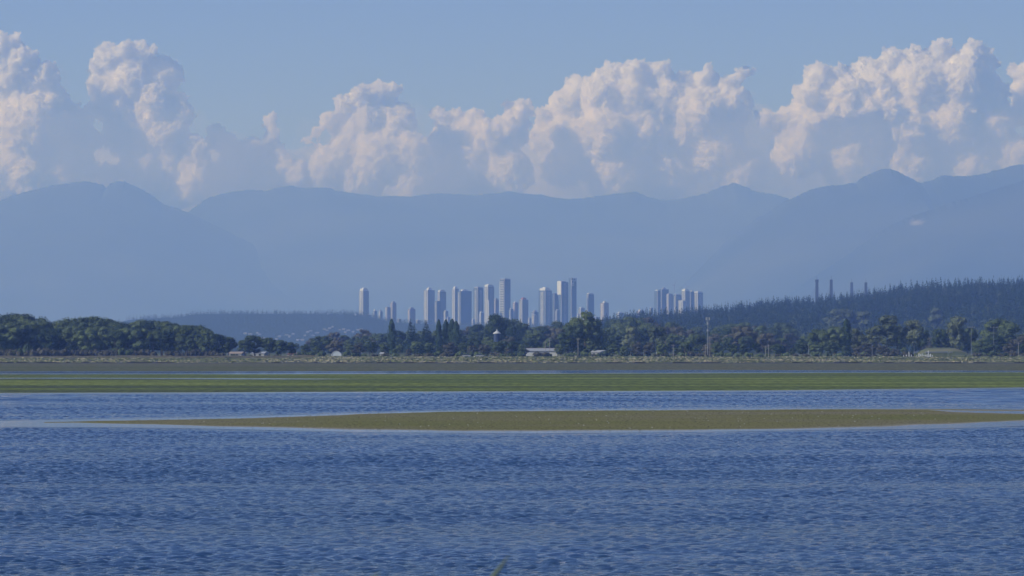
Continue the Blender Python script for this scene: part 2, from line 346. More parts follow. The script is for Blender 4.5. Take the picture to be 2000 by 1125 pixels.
def flat_mat(name, cols, sc, detail_sc, speck=0.0, rough=0.85, by_y=None):
    m = mat(name, (0.1, 0.1, 0.1), 1.0, 0.04); ns, ls, b = nodes(m)
    geo = ns.new('ShaderNodeNewGeometry'); mp = ns.new('ShaderNodeMapping'); mp.inputs['Scale'].default_value = (*sc, 1); ls.new(geo.outputs['Position'], mp.inputs['Vector'])
    n = ns.new('ShaderNodeTexNoise'); n.inputs['Scale'].default_value = 1; n.inputs['Detail'].default_value = 5; n.inputs['Roughness'].default_value = 0.55; ls.new(mp.outputs[0], n.inputs['Vector'])
    cr = ns.new('ShaderNodeValToRGB'); e = cr.color_ramp.elements
    e[0].position = 0.32; e[0].color = (*cols[0], 1); e[1].position = 0.68; e[1].color = (*cols[2], 1); q = e.new(0.5); q.color = (*cols[1], 1)
    ls.new(n.outputs['Fac'], cr.inputs[0])
    mp2 = ns.new('ShaderNodeMapping'); mp2.inputs['Scale'].default_value = (*detail_sc, 1); ls.new(geo.outputs['Position'], mp2.inputs['Vector'])
    n2 = ns.new('ShaderNodeTexNoise'); n2.inputs['Scale'].default_value = 1; n2.inputs['Detail'].default_value = 4; n2.inputs['Roughness'].default_value = 0.7; ls.new(mp2.outputs[0], n2.inputs['Vector'])
    mr = ns.new('ShaderNodeMapRange'); mr.inputs['From Min'].default_value = 0.3; mr.inputs['From Max'].default_value = 0.7; mr.inputs['To Min'].default_value = 0.4; mr.inputs['To Max'].default_value = 1.6
    ls.new(n2.outputs['Fac'], mr.inputs['Value'])
    mu = ns.new('ShaderNodeMix'); mu.data_type = 'RGBA'; mu.blend_type = 'MULTIPLY'; mu.inputs[0].default_value = 1; ls.new(cr.outputs[0], mu.inputs[6]); ls.new(mr.outputs[0], mu.inputs[7])
    sz = ns.new('ShaderNodeSeparateXYZ'); ls.new(geo.outputs['Position'], sz.inputs[0])
    mz = ns.new('ShaderNodeMapRange'); mz.inputs['From Min'].default_value = 0.004; mz.inputs['From Max'].default_value = 0.03; ls.new(sz.outputs['Z'], mz.inputs['Value'])
    mw = ns.new('ShaderNodeMix'); mw.data_type = 'RGBA'; ls.new(mz.outputs[0], mw.inputs[0]); mw.inputs[6].default_value = (0.3, 0.28, 0.25, 1); ls.new(mu.outputs[2], mw.inputs[7])   # pale wet sand at the waterline
    ls.new(mw.outputs[2], b.inputs['Base Color'])
    bp = ns.new('ShaderNodeBump'); bp.inputs['Strength'].default_value = 0.6; bp.inputs['Distance'].default_value = 0.1; ls.new(n2.outputs['Fac'], bp.inputs['Height']); ls.new(bp.outputs[0], b.inputs['Normal'])
    return m
def row(y): return CAM_H * FPX / (y - HORY)     # distance of a water-level row
def edge_fn(pts, seed, amp=0.006, D0=None):
    """shoreline through photo points, widened past the frame, as y(x) in the world"""
    Ds = np.array([row(p[1]) for p in pts]); xs = np.array([(p[0] - 1000) / FPX for p in pts]) * Ds
    def f(x):
        y = np.interp(x, xs, Ds)
        return y * (1 + amp * fbm(np.asarray(x) / 22, 0.3 + 0 * np.asarray(x), 4, seed))
    return f
mud_m = flat_mat('wet_grey_mud', ((0.125, 0.112, 0.075), (0.105, 0.108, 0.058), (0.085, 0.10, 0.045)), (0.004, 0.02), (0.5, 0.12))
grn_m = flat_mat('eelgrass', ((0.075, 0.09, 0.05), (0.105, 0.135, 0.035), (0.21, 0.235, 0.06)), (0.006, 0.022), (0.6, 0.1))
bar_m = flat_mat('weedy_gravel', ((0.19, 0.165, 0.11), (0.165, 0.155, 0.06), (0.13, 0.14, 0.04)), (0.02, 0.022), (3.0, 1.1))
flat_sheet('mudflat', -900, 900, edge_fn([(-2000, 725), (0, 725.3), (700, 725), (1300, 722.5), (2000, 724), (4000, 724)], 1, 0.01), lambda x: bank_y(x) + 2, 0.16, mud_m, ny=60, seed=2, rim=6)
def gut(X, Y):      # the thin channel that cuts the green flat on the left
    c = 1118 - 26 * sstep(-110, -10, X)+ 4 * vnoise(X / 25, 0 * X, 9)
    w = 16 * (1 - sstep(-60, -20, X)) + 1e-3
    return -0.2 * np.exp(-((Y - c) / w) ** 4) * (1 - sstep(-45, -25, X))
flat_sheet('eelgrass_flat', -620, 620, edge_fn([(-1500, 768), (0, 768), (350, 767), (700, 765.5), (1100, 764.5), (1500, 763), (1800, 759.5), (2000, 757), (3500, 752)], 5, 0.003), edge_fn([(-1500, 732), (0, 731.5), (400, 731), (1000, 730), (1500, 728.5), (2000, 727), (3500, 726)], 6, 0.008), 0.10, grn_m, ny=90, seed=5, extra=gut)
BAR_LO = [(90, 825.7), (140, 825.5), (200, 827.5), (300, 830), (400, 833), (500, 836), (600, 838.5), (700, 840.5), (850, 842.5), (1050, 844), (1250, 843), (1400, 841), (1500, 839.5), (1650, 836), (1750, 833.5), (1800, 830.5), (1900, 827.5), (2000, 823), (2300, 815), (2500, 811)]
BAR_HI = [(90, 824.9), (140, 824), (200, 822), (300, 820), (400, 818), (500, 816), (600, 812), (700, 808), (850, 804), (1000, 802), (1200, 800.5), (1500, 799), (1650, 798), (1750, 798), (1800, 799), (1850, 803), (2000, 808), (2300, 809), (2500, 810.5)]
xb0 = (90 - 1000) / FPX * row(825); xb1 = (2500 - 1000) / FPX * row(811)
flat_sheet('sandbar', xb0, xb1, edge_fn(BAR_LO, 7, 0.0025), edge_fn(BAR_HI, 8, 0.003), 0.07, bar_m, nx=900, ny=90, seed=8, rim=2.6)
flat_sheet('sandbar', (1760 - 1000) / FPX * 590, (2500 - 1000) / FPX * 575, edge_fn([(1760, 799.2), (1850, 802), (1900, 803), (2000, 803.6), (2500, 804)], 12, 0.001), edge_fn([(1760, 799), (1850, 798.6), (2000, 800), (2500, 801)], 13, 0.001), 0.05, bar_m, nx=200, ny=20, seed=9, rim=1.0)
# calm shallows around the flats
def calm(name, x0, x1, lo, hi, z, nx=900):
    xs = np.linspace(x0, x1, nx); a = lo(xs); c = np.maximum(hi(xs), a + 0.01)
    v = np.concatenate([np.stack([xs, a, np.full(nx, z)], 1), np.stack([xs, c, np.full(nx, z)], 1)])
    i = np.arange(nx - 1)
    return tag(mesh_obj(name, v, np.stack([i, i + 1, i + nx + 1, i + nx], 1), cm), kind='structure')
lo1 = edge_fn([(-900, 835), (0, 834), (200, 834.5), (400, 837), (700, 844), (1050, 846.5), (1400, 843), (1650, 839), (1800, 838), (1900, 836), (2000, 832), (2500, 822)], 17, 0.004)
hi1 = edge_fn([(-900, 824), (0, 822), (200, 818.5), (400, 815.5), (600, 810), (850, 802.5), (1200, 799), (1650, 796.5), (1850, 797), (2000, 799), (2500, 802)], 18, 0.004)
calm('calm_water', -130, 110, lo1, hi1, 0.004)
g_lo = edge_fn([(-1500, 771), (0, 770.5), (350, 769), (700, 767.5), (1100, 766.3), (1500, 765), (1800, 762.5), (2000, 760), (3500, 755)], 19, 0.006)
g_hi = edge_fn([(-1500, 729), (0, 729), (400, 729), (1000, 728.5), (1500, 727.5), (2000, 726), (3500, 725)], 20, 0.01)
calm('calm_water', -620, 620, g_lo, g_hi, 0.004)
# water surface: real wind waves in the near bay, dying out in the calm shallows
wx_ = np.concatenate([[-44000, -9000, -2000, -500], np.linspace(-240, -62, 90), np.linspace(-61.8, 61.8, 1060), np.linspace(62, 240, 90), [500, 2000, 9000, 44000]])
wy_ = np.concatenate([[-5900, -1000, 40, 110], np.linspace(145, 330, 900), np.linspace(330.3, 460, 430), np.linspace(460.5, 850, 760), [900, 1100, 1500, 2150]])
X, Y = np.meshgrid(wx_, wy_)
wr = np.random.default_rng(21); Z = np.zeros_like(X)
dyloc = np.where(Y < 330, 0.205, np.where(Y < 460, 0.3, 0.5))
warp = 2.5 * fbm(X / 9, Y / 9, 2, 61)
for k in range(44):
    lam = 0.34 * (1.9 / 0.34) ** wr.random(); th = wr.normal(0, 0.85); kk = 2 * np.pi / lam
    amp = 0.030 * lam / (2 * np.pi) * (1.65 if lam < 1.1 else np.where(Y > 455, 1.8, 0.55))
    dirx, diry = math.sin(th), math.cos(th)
    ph = kk * (dirx * X + diry * Y + warp * 0.25) + wr.uniform(0, 6.28)
    Z += amp * np.sin(ph) * np.clip(lam / dyloc / 2.2 - 0.5, 0, 1)
Z = Z + 0.35 * np.abs(Z)
gust = 0.85 + 0.45 * fbm(X / 45, Y / 24, 4, 71) + 0.5 * fbm(X / 170, Y / 13, 3, 79) + 0.35 * fbm(X / 160, Y / 40, 2, 75)
calmw = np.clip((np.abs(Y - (lo1(X) + hi1(X)) / 2) - (hi1(X) - lo1(X)) / 2) / 16, 0.0, 1) 
calmw = calmw * np.clip((g_lo(X) - Y) / 14, 0, 1) * sstep(120, 160, Y) * (1 - sstep(840, 850, Y)) * (np.abs(X) < 240)
Z = Z * np.clip(gust, 0.12, 1.5) * calmw
nx, ny = len(wx_), len(wy_)
i = np.arange((ny - 1) * nx).reshape(ny - 1, nx)[:, :-1].ravel()
water = mesh_obj('water', np.stack([X, Y, Z], -1).reshape(-1, 3), np.stack([i, i + 1, i + nx + 1, i + nx], 1), wm, smooth=True)
tag(water, kind='structure')

# ---------------------------------------------------------------- foliage
def leaf_mat(name, dark, light, var=0.25):
    m = mat(name, light, 0.75, 0.2); ns, ls, b = nodes(m)
    oi = ns.new('ShaderNodeObjectInfo'); geo = ns.new('ShaderNodeNewGeometry')
    n = ns.new('ShaderNodeTexNoise'); n.inputs['Scale'].default_value = 0.35; n.inputs['Detail'].default_value = 3; ls.new(geo.outputs['Position'], n.inputs['Vector'])
    ad = ns.new('ShaderNodeMath'); ad.operation = 'MULTIPLY_ADD'; ad.inputs[1].default_value = 0.7; ls.new(oi.outputs['Random'], ad.inputs[0])
    sb = ns.new('ShaderNodeMath'); sb.operation = 'MULTIPLY_ADD'; sb.inputs[1].default_value = 1.4; sb.inputs[2].default_value = -0.55; ls.new(n.outputs['Fac'], sb.inputs[0]); ls.new(sb.outputs[0], ad.inputs[2])
    cr = ns.new('ShaderNodeValToRGB'); cr.color_ramp.elements[0].color = (*dark, 1); cr.color_ramp.elements[1].color = (*light, 1); cr.color_ramp.elements[0].position = 0.1; cr.color_ramp.elements[1].position = 0.95
    ls.new(ad.outputs[0], cr.inputs[0]); ls.new(cr.outputs[0], b.inputs['Base Color'])
    tr = ns.new('ShaderNodeBsdfTranslucent'); ls.new(cr.outputs[0], tr.inputs['Color'])
    mx = ns.new('ShaderNodeMixShader'); mx.inputs[0].default_value = 0.1
    ls.new(b.outputs[0], mx.inputs[1]); ls.new(tr.outputs[0], mx.inputs[2]); ls.new(mx.outputs[0], ns['Material Output'].inputs['Surface'])
    return m
L_BROAD = leaf_mat('broadleaf_foliage', (0.012, 0.03, 0.014), (0.13, 0.165, 0.06))
L_PALE = leaf_mat('pale_cottonwood_foliage', (0.07, 0.09, 0.045), (0.18, 0.2, 0.11))
L_GREY = leaf_mat('grey_brown_brush', (0.06, 0.06, 0.04), (0.12, 0.11, 0.07))
L_BRIGHT = leaf_mat('bright_shrub', (0.07, 0.1, 0.035), (0.16, 0.2, 0.07))
L_CON = leaf_mat('conifer_needles', (0.006, 0.02, 0.012), (0.035, 0.07, 0.032))
L_POP = leaf_mat('poplar_foliage', (0.02, 0.045, 0.02), (0.06, 0.095, 0.04))
BARK = mat('bark', (0.09, 0.07, 0.055), 0.95, 0.1)
PBARK = mat('pale_bark', (0.34, 0.32, 0.28), 0.9, 0.1)

def leaf_quads(P, N, size, rng, jitter=0.38):
    n = len(P)
    N = N + rng.normal(0, jitter, (n, 3)); N /= np.linalg.norm(N, axis=1, keepdims=True) + 1e-9
    A = np.cross(N, rng.normal(0, 1, (n, 3))); A /= np.linalg.norm(A, axis=1, keepdims=True) + 1e-9
    B = np.cross(N, A)
    s = size * rng.uniform(0.6, 1.3, (n, 1)); s2 = s * rng.uniform(0.5, 0.9, (n, 1))
    V = np.stack([P - A * s - B * s2 * .3, P + B * s2, P + A * s - B * s2 * 0.2, P - B * s2], 1).reshape(-1, 3)
    return V
def add_quads(V):
    n = len(V) // 4
    return np.arange(n * 4).reshape(n, 4)

_b = bmesh.new(); bmesh.ops.create_icosphere(_b, subdivisions=2, radius=1)
ICO_V = np.array([tuple(q.co) for q in _b.verts]); ICO_F = np.array([[q.index for q in f.verts] for f in _b.faces]); _b.free()
def with_core(V, C, Rr, rng, k=0.78, sq=(1.1, 1.1, 0.85)):
    """leaf quads plus a knobbly dense inner mass for every clump, as one vertex and face list"""
    vs = [V]; fs = [tuple(q) for q in add_quads(V)]; o = len(V)
    for c, r in zip(C, Rr):
        rr = r * k * (1 + rng.uniform(-.3, .25, len(ICO_V)))
        vs.append(np.asarray(c) + ICO_V * rr[:, None] * np.array(sq)); fs += [tuple(q + o) for q in ICO_F]; o += len(ICO_V)
    return np.concatenate(vs), fs

def tube(pts, radii, k=6):
    vs, fs = [], []
    pts = [Vector(p) for p in pts]
    for j, p in enumerate(pts):
        d = (pts[min(j + 1, len(pts) - 1)] - pts[max(j - 1, 0)]).normalized()
        a = d.orthogonal().normalized(); c = d.cross(a)
        for q in range(k):
            t = 2 * math.pi * q / k; vs.append(tuple(p + (a * math.cos(t) + c * math.sin(t)) * radii[j]))
    for j in range(len(pts) - 1):
        for q in range(k):
            fs.append((j * k + q, j * k + (q + 1) % k, (j + 1) * k + (q + 1) % k, (j + 1) * k + q))
    fs.append(tuple(range(k))[::-1]); fs.append(tuple((len(pts) - 1) * k + q for q in range(k)))
    return vs, fs
def join_geo(parts):
    vs, fs = [], []
    for v, f in parts:
        o = len(vs); vs += v; fs += [tuple(i + o for i in q) for q in f]
    return vs, fs
def raw_mesh(name, v, f, m):
    o = mesh_obj(name, v, f, m); me = o.data; bpy.data.objects.remove(o); return me

def broad_proto(seed, h=1.0, w=0.42, base=0.18, lobes=20, nleaf=3000, size=0.02, top_bias=0.0, m=None, bark=None, lean=0.0):
    """unit-height broadleaf: crown of leaf clumps on lobes, trunk with limbs"""
    rng = np.random.default_rng(seed)
    C, Rr = [], []
    for k in range(lobes):
        u = rng.uniform(0, 2 * np.pi); t = rng.uniform(0, 1)
        z = base + (1 - base) * (0.1 + 0.78 * t)
        prof = np.sin(np.pi * np.clip(0.12 + 0.8 * t + top_bias * (t - .5), 0.05, 1)) ** 0.6
        rad = w * prof * rng.uniform(0.25, 0.85)
        r = rng.uniform(0.07, 0.17) * (w / 0.42) ** 0.5
        C.append((math.cos(u) * rad + lean * t, math.sin(u) * rad, min(z, 1 - r))); Rr.append(r)
    C = np.array(C); Rr = np.array(Rr)
    wts = Rr ** 2 / np.sum(Rr ** 2)
    idx = rng.choice(len(Rr), nleaf, p=wts)
    d = rng.normal(0, 1, (nleaf, 3)); d[:, 2] += 0.35; d /= np.linalg.norm(d, axis=1, keepdims=True)
    P = C[idx] + d * Rr[idx][:, None] * rng.uniform(0.75, 1.2, (nleaf, 1)) * np.array([1.15, 1.15, 0.85])
    V = leaf_quads(P, d, size, rng)
    V, cf = with_core(V, C, Rr, rng); V[:, 2] = base * .6 + (V[:, 2] - base * .6) * (1 - base * .6) / (np.percentile(V[:, 2], 99.7) - base * .6)
    crown = raw_mesh('crown', V, cf, m)
    parts = [tube([(0, 0, -0.02), (0.01, 0, base), (lean * .4, 0.01, 0.55), (lean * .8, 0, 0.85)], [0.022, 0.017, 0.011, 0.004])]
    for k in range(6):
        c = C[rng.integers(lobes)]; z0 = rng.uniform(base * 0.8, 0.5)
        parts.append(tube([(0.005, 0, z0), (c[0] * .5, c[1] * .5, (z0 + c[2]) / 2 + .02), tuple(c)], [0.009, 0.006, 0.003], 5))
    trunk = raw_mesh('trunk', *join_geo(parts), bark or BARK)
    return crown, trunk
def conifer_proto(seed, w=0.16, n=1100, size=0.026, base=0.06):
    rng = np.random.default_rng(seed)
    t = rng.uniform(0, 1, n) ** 0.75; tiers = 15
    tt = np.floor(t * tiers) / tiers + (t * tiers % 1) ** 1.7 / tiers
    z = 1 - tt * (1 - base)
    layer = 1 - 0.38 * ((tt * tiers) % 1)
    u = rng.uniform(0, 2 * np.pi, n)
    asym = 1 + 0.28 * np.sin(u * 3 + np.floor(t * tiers) * 1.7 + seed)
    r = w * (tt ** 0.85) * asym * rng.uniform(0.5, 1.0, n) ** 0.5 * (0.8 + 0.4 * rng.random(n))
    P = np.stack([np.cos(u) * r, np.sin(u) * r, z - 0.14 * r], 1)
    N = np.stack([np.cos(u) * .7, np.sin(u) * .7, np.full(n, 0.75)], 1)
    V = leaf_quads(P, N, size * (0.3 + 0.9 * tt[:, None]), rng, 0.35)
    V[:, 2] = np.minimum(V[:, 2], 1.0)
    ks = np.linspace(.12, .92, 9)
    crown = raw_mesh('crown', *with_core(V, [(0, 0, 1 - q * (1 - base)) for q in ks], w * ks ** .85 * .62, rng, 1, (1, 1, .55 / w * .12)), L_CON)
    trunk = raw_mesh('trunk', *tube([(0, 0, -0.02), (0, 0, 0.5), (0, 0, 0.995)], [0.014, 0.009, 0.002], 5), BARK)
    return crown, trunk
def poplar_proto(seed, w=0.11, n=1600):
    rng = np.random.default_rng(seed)
    t = rng.uniform(0.03, 1, n); u = rng.uniform(0, 2 * np.pi, n)
    prof = np.clip(0.35 + t * 2.2, 0, 1) * (1 - t ** 4) ** 0.7 + 0.02
    k = 1 + 0.22 * np.sin(u * 4 + t * 13 + seed) + 0.15 * np.sin(t * 31 + u * 2)
    r = w * prof * k * rng.uniform(0.6, 1.0, n) ** 0.5
    P = np.stack([np.cos(u) * r, np.sin(u) * r, t * 0.98], 1)
    N = np.stack([np.cos(u), np.sin(u), np.full(n, 0.25)], 1)
    V = leaf_quads(P, N, 0.02, rng, 0.4)
    ks = np.linspace(.08, .88, 10)
    crown = raw_mesh('crown', *with_core(V, [(rng.normal(0, .012), rng.normal(0, .012), q) for q in ks], np.full(10, w * .72) * (1 - ks ** 4) ** .7, rng, 1, (1, 1, 1.1)), L_POP)
    trunk = raw_mesh('trunk', *tube([(0, 0, -0.02), (0, 0, 0.5), (0, 0, 0.93)], [0.02, 0.012, 0.003], 6), BARK)
    return crown, trunk
def shrub_proto(seed, m, n=900, w=0.75):
    rng = np.random.default_rng(seed); lob = 9
    C = np.stack([rng.uniform(-w, w, lob), rng.uniform(-w * .6, w * .6, lob), rng.uniform(0.2, 0.62, lob)], 1)
    C[:, 2] *= 1 - 0.45 * (np.abs(C[:, 0]) / w) ** 2
    Rr = rng.uniform(0.22, 0.36, lob); idx = rng.integers(0, lob, n)
    d = rng.normal(0, 1, (n, 3)); d[:, 2] += 0.3; d /= np.linalg.norm(d, axis=1, keepdims=True)
    P = C[idx] + d * Rr[idx][:, None] * rng.uniform(0.6, 1.1, (n, 1)); P[:, 2] = np.clip(P[:, 2], 0.0, 1.1)
    V = leaf_quads(P, d, 0.06, rng)
    crown = raw_mesh('foliage', *with_core(V, C, Rr, rng, .85, (1, 1, .9)), m)
    parts = [tube([(0, 0, -.05), (c[0] * .5, c[1] * .5, c[2] * .6), tuple(c)], [0.03, 0.02, 0.008], 4) for c in C[:5]]
    stem = raw_mesh('stems', *join_geo(parts), BARK)
    return crown, stem

PROTO = {
 'broad': [broad_proto(s, w=w, base=bs, m=L_BROAD, lobes=lb) for s, w, bs, lb in ((1, .42, .16, 26), (2, .5, .14, 30), (3, .36, .2, 24), (4, .46, .12, 32), (5, .4, .22, 24), (6, .55, .1, 34))],
 'pale': [broad_proto(s, w=w, base=bs, m=L_PALE, lobes=lb, bark=PBARK) for s, w, bs, lb in ((11, .34, .24, 30), (12, .4, .2, 34), (13, .3, .18, 28))],
 'grey': [broad_proto(s, w=w, base=bs, m=L_GREY, lobes=lb) for s, w, bs, lb in ((21, .45, .1, 30), (22, .6, .08, 34))],
 'conifer': [conifer_proto(s, w) for s, w in ((31, .2), (32, .24), (33, .17), (34, .22), (35, .26))],
 'poplar': [poplar_proto(s, w) for s, w in ((41, .12), (42, .11), (43, .13))],
 'shrub': [shrub_proto(s, L_BROAD) for s in (51, 52, 53)],
 'brush': [shrub_proto(s, L_GREY) for s in (54, 55, 56)],
 'bright': [shrub_proto(s, L_BRIGHT) for s in (57, 58)],
}
NAMES = {'broad': 'broadleaf_tree', 'pale': 'cottonwood_tree', 'grey': 'broadleaf_tree', 'conifer': 'conifer_tree', 'poplar': 'poplar_tree', 'shrub': 'shrub', 'brush': 'shrub', 'bright': 'shrub'}
PR = random.Random(5)
def plant(kind, px, ytop, D, wscale=1.0, label=None, group=None, base_y=None, cat=None):
    x = (px - 1000) / FPX * D; z0 = float(gz(x, D)) - 0.05
    if base_y is not None: z0 = max(z0, CAM_H + (HORY - base_y) / FPX * D)
    ztop = CAM_H + (HORY - ytop) / FPX * D
    h = max(ztop - z0, 0.5)
    crown, stem = PR.choice(PROTO[kind])
    r = empty(NAMES[kind], (x, D, z0), PR.uniform(0, 6.28)); 
    if kind in ('brush', 'shrub', 'bright'): r.rotation_euler = (0, 0, PR.choice((0, math.pi)) + PR.uniform(-.3, .3))
    k = wscale * PR.uniform(0.9, 1.12); r.scale = (h * k, h * k, h)
    for me in (crown, stem):
        o = bpy.data.objects.new(me.name.split('.')[0], me); col.objects.link(o); o.parent = r
    tag(r, label, cat or ('shrub' if kind in ('brush', 'shrub', 'bright') else 'tree'), group)
    return r
# ---------------------------------------------------------------- vegetation laid out along the far shore
def prof(pts): 
    xs = [p[0] for p in pts]; ys = [p[1] for p in pts]
    return lambda x: float(np.interp(x, xs, ys))
# left wood
LW = prof([(-160, 612), (0, 610), (30, 611), (60, 614), (80, 617), (95, 626), (104, 629), (115, 619), (150, 616), (180, 617), (215, 622), (240, 623), (300, 624), (335, 624), (350, 629), (375, 628), (395, 632), (408, 642), (415, 650)])
for k, (D, dy, step, sh) in enumerate(((2330, 16, 26, 0), (2375, 7, 24, 9), (2430, 0, 22, 3))):
    x = -150 + sh
    while x < 408:
        t = LW(x) + dy + PR.uniform(0, 7)
        plant('broad', x, t, D + PR.uniform(-14, 14), 1.05, ('rounded broadleaf tree in the front row of the dense left wood', 'broadleaf tree in the middle row of the dense left wood', 'broadleaf tree whose top makes the skyline of the dense left wood')[k], ('front row trees of the left wood', 'middle row trees of the left wood', 'skyline trees of the left wood')[k])
        x += step * PR.uniform(0.8, 1.2)
for x, t, D, w, lab in ((425, 652, 2330, 1.15, 'rounded dark tree right of the large left wood, before the gap'), (446, 658, 2345, 1.1, 'dark tree at the gap\'s left edge, drooping to the right'),
        (408, 646, 2320, 0.9, 'sloping dark tree at the right hand end of the big left wood')):
    plant('broad', x, t, D, w, lab)
for x, t, D, lab in ((478, 664, 2330, 'smallest tree of the isolated clump left of centre, nearest the gap'), (497, 655, 2340, 'tallest flat topped tree of the isolated clump left of centre'), (526, 659, 2340, 'middle tree of the isolated clump left of centre'),
        (548, 664, 2330, 'low dark tree in the isolated clump, right of its middle tree'), (569, 668, 2335, 'rightmost tree of the isolated clump left of centre')):
    plant('broad', x, t, D, 1.15, lab)
# brush along the foot of the left wood
BR = prof([(-160, 678), (0, 676), (30, 678), (60, 676), (95, 672), (130, 676), (200, 677), (240, 673), (290, 678), (300, 684)])
x = -150
while x < 300:
    plant('brush', x, BR(x) + PR.uniform(-1, 3), 2300 + PR.uniform(-8, 8), 0.95, 'grey brown brush at the foot of the left shore wood', 'brush below the left wood'); x += PR.uniform(12, 18)
for x, t in ((45, 668), (245, 672), (338, 678), (352, 684), (372, 681), (384, 676), (396, 682), (414, 680), (430, 684), (455, 690), (490, 691), (520, 692), (540, 690)):
    plant('shrub' if x % 2 else 'brush', x, t, 2296 + PR.uniform(-5, 5), 0.8, 'small shrub in front of the left hand trees', 'small shrubs before the left trees')

# middle: woods between the clump and the hill, back to front
MT = prof([(570, 676), (590, 672), (610, 664), (630, 655), (655, 650), (680, 652), (705, 652), (716, 642), (735, 643), (750, 646), (790, 640), (830, 640), (880, 642), (905, 645), (925, 636), (945, 634), (965, 622), (1000, 628), (1050, 630), (1090, 628), (1130, 630), (1180, 630), (1210, 622), (1240, 618), (1300, 628), (1400, 630), (1500, 632), (1600, 645), (1700, 655), (1800, 655), (1900, 650), (2000, 645), (2150, 640)])
for k, (D, dy, step) in enumerate(((3700, 0, 22), (3350, 8, 26), (3050, 17, 30), (2800, 27, 34))):
    x = 560 + k * 7
    while x < 2160:
        if x < 1560 or D < 3400:
            t = MT(x) + dy + PR.uniform(-6, 10)
            if t < 688:
                kd = PR.choice(('broad', 'broad', 'broad', 'grey', 'conifer' if x > 900 and dy < 10 else 'broad'))
                plant(kd, x, t, D + PR.uniform(-60, 60), 1.05 if kd != 'conifer' else 1.2, ('hazy %s in the mixed woods behind the middle shore' % ('conifer' if kd == 'conifer' else 'grey brown tree' if kd == 'grey' else 'rounded green tree')), 'mixed woods behind the middle shore' + (' conifers' if kd == 'conifer' else ' grey trees' if kd == 'grey' else ''))
        x += step * PR.uniform(0.75, 1.25)
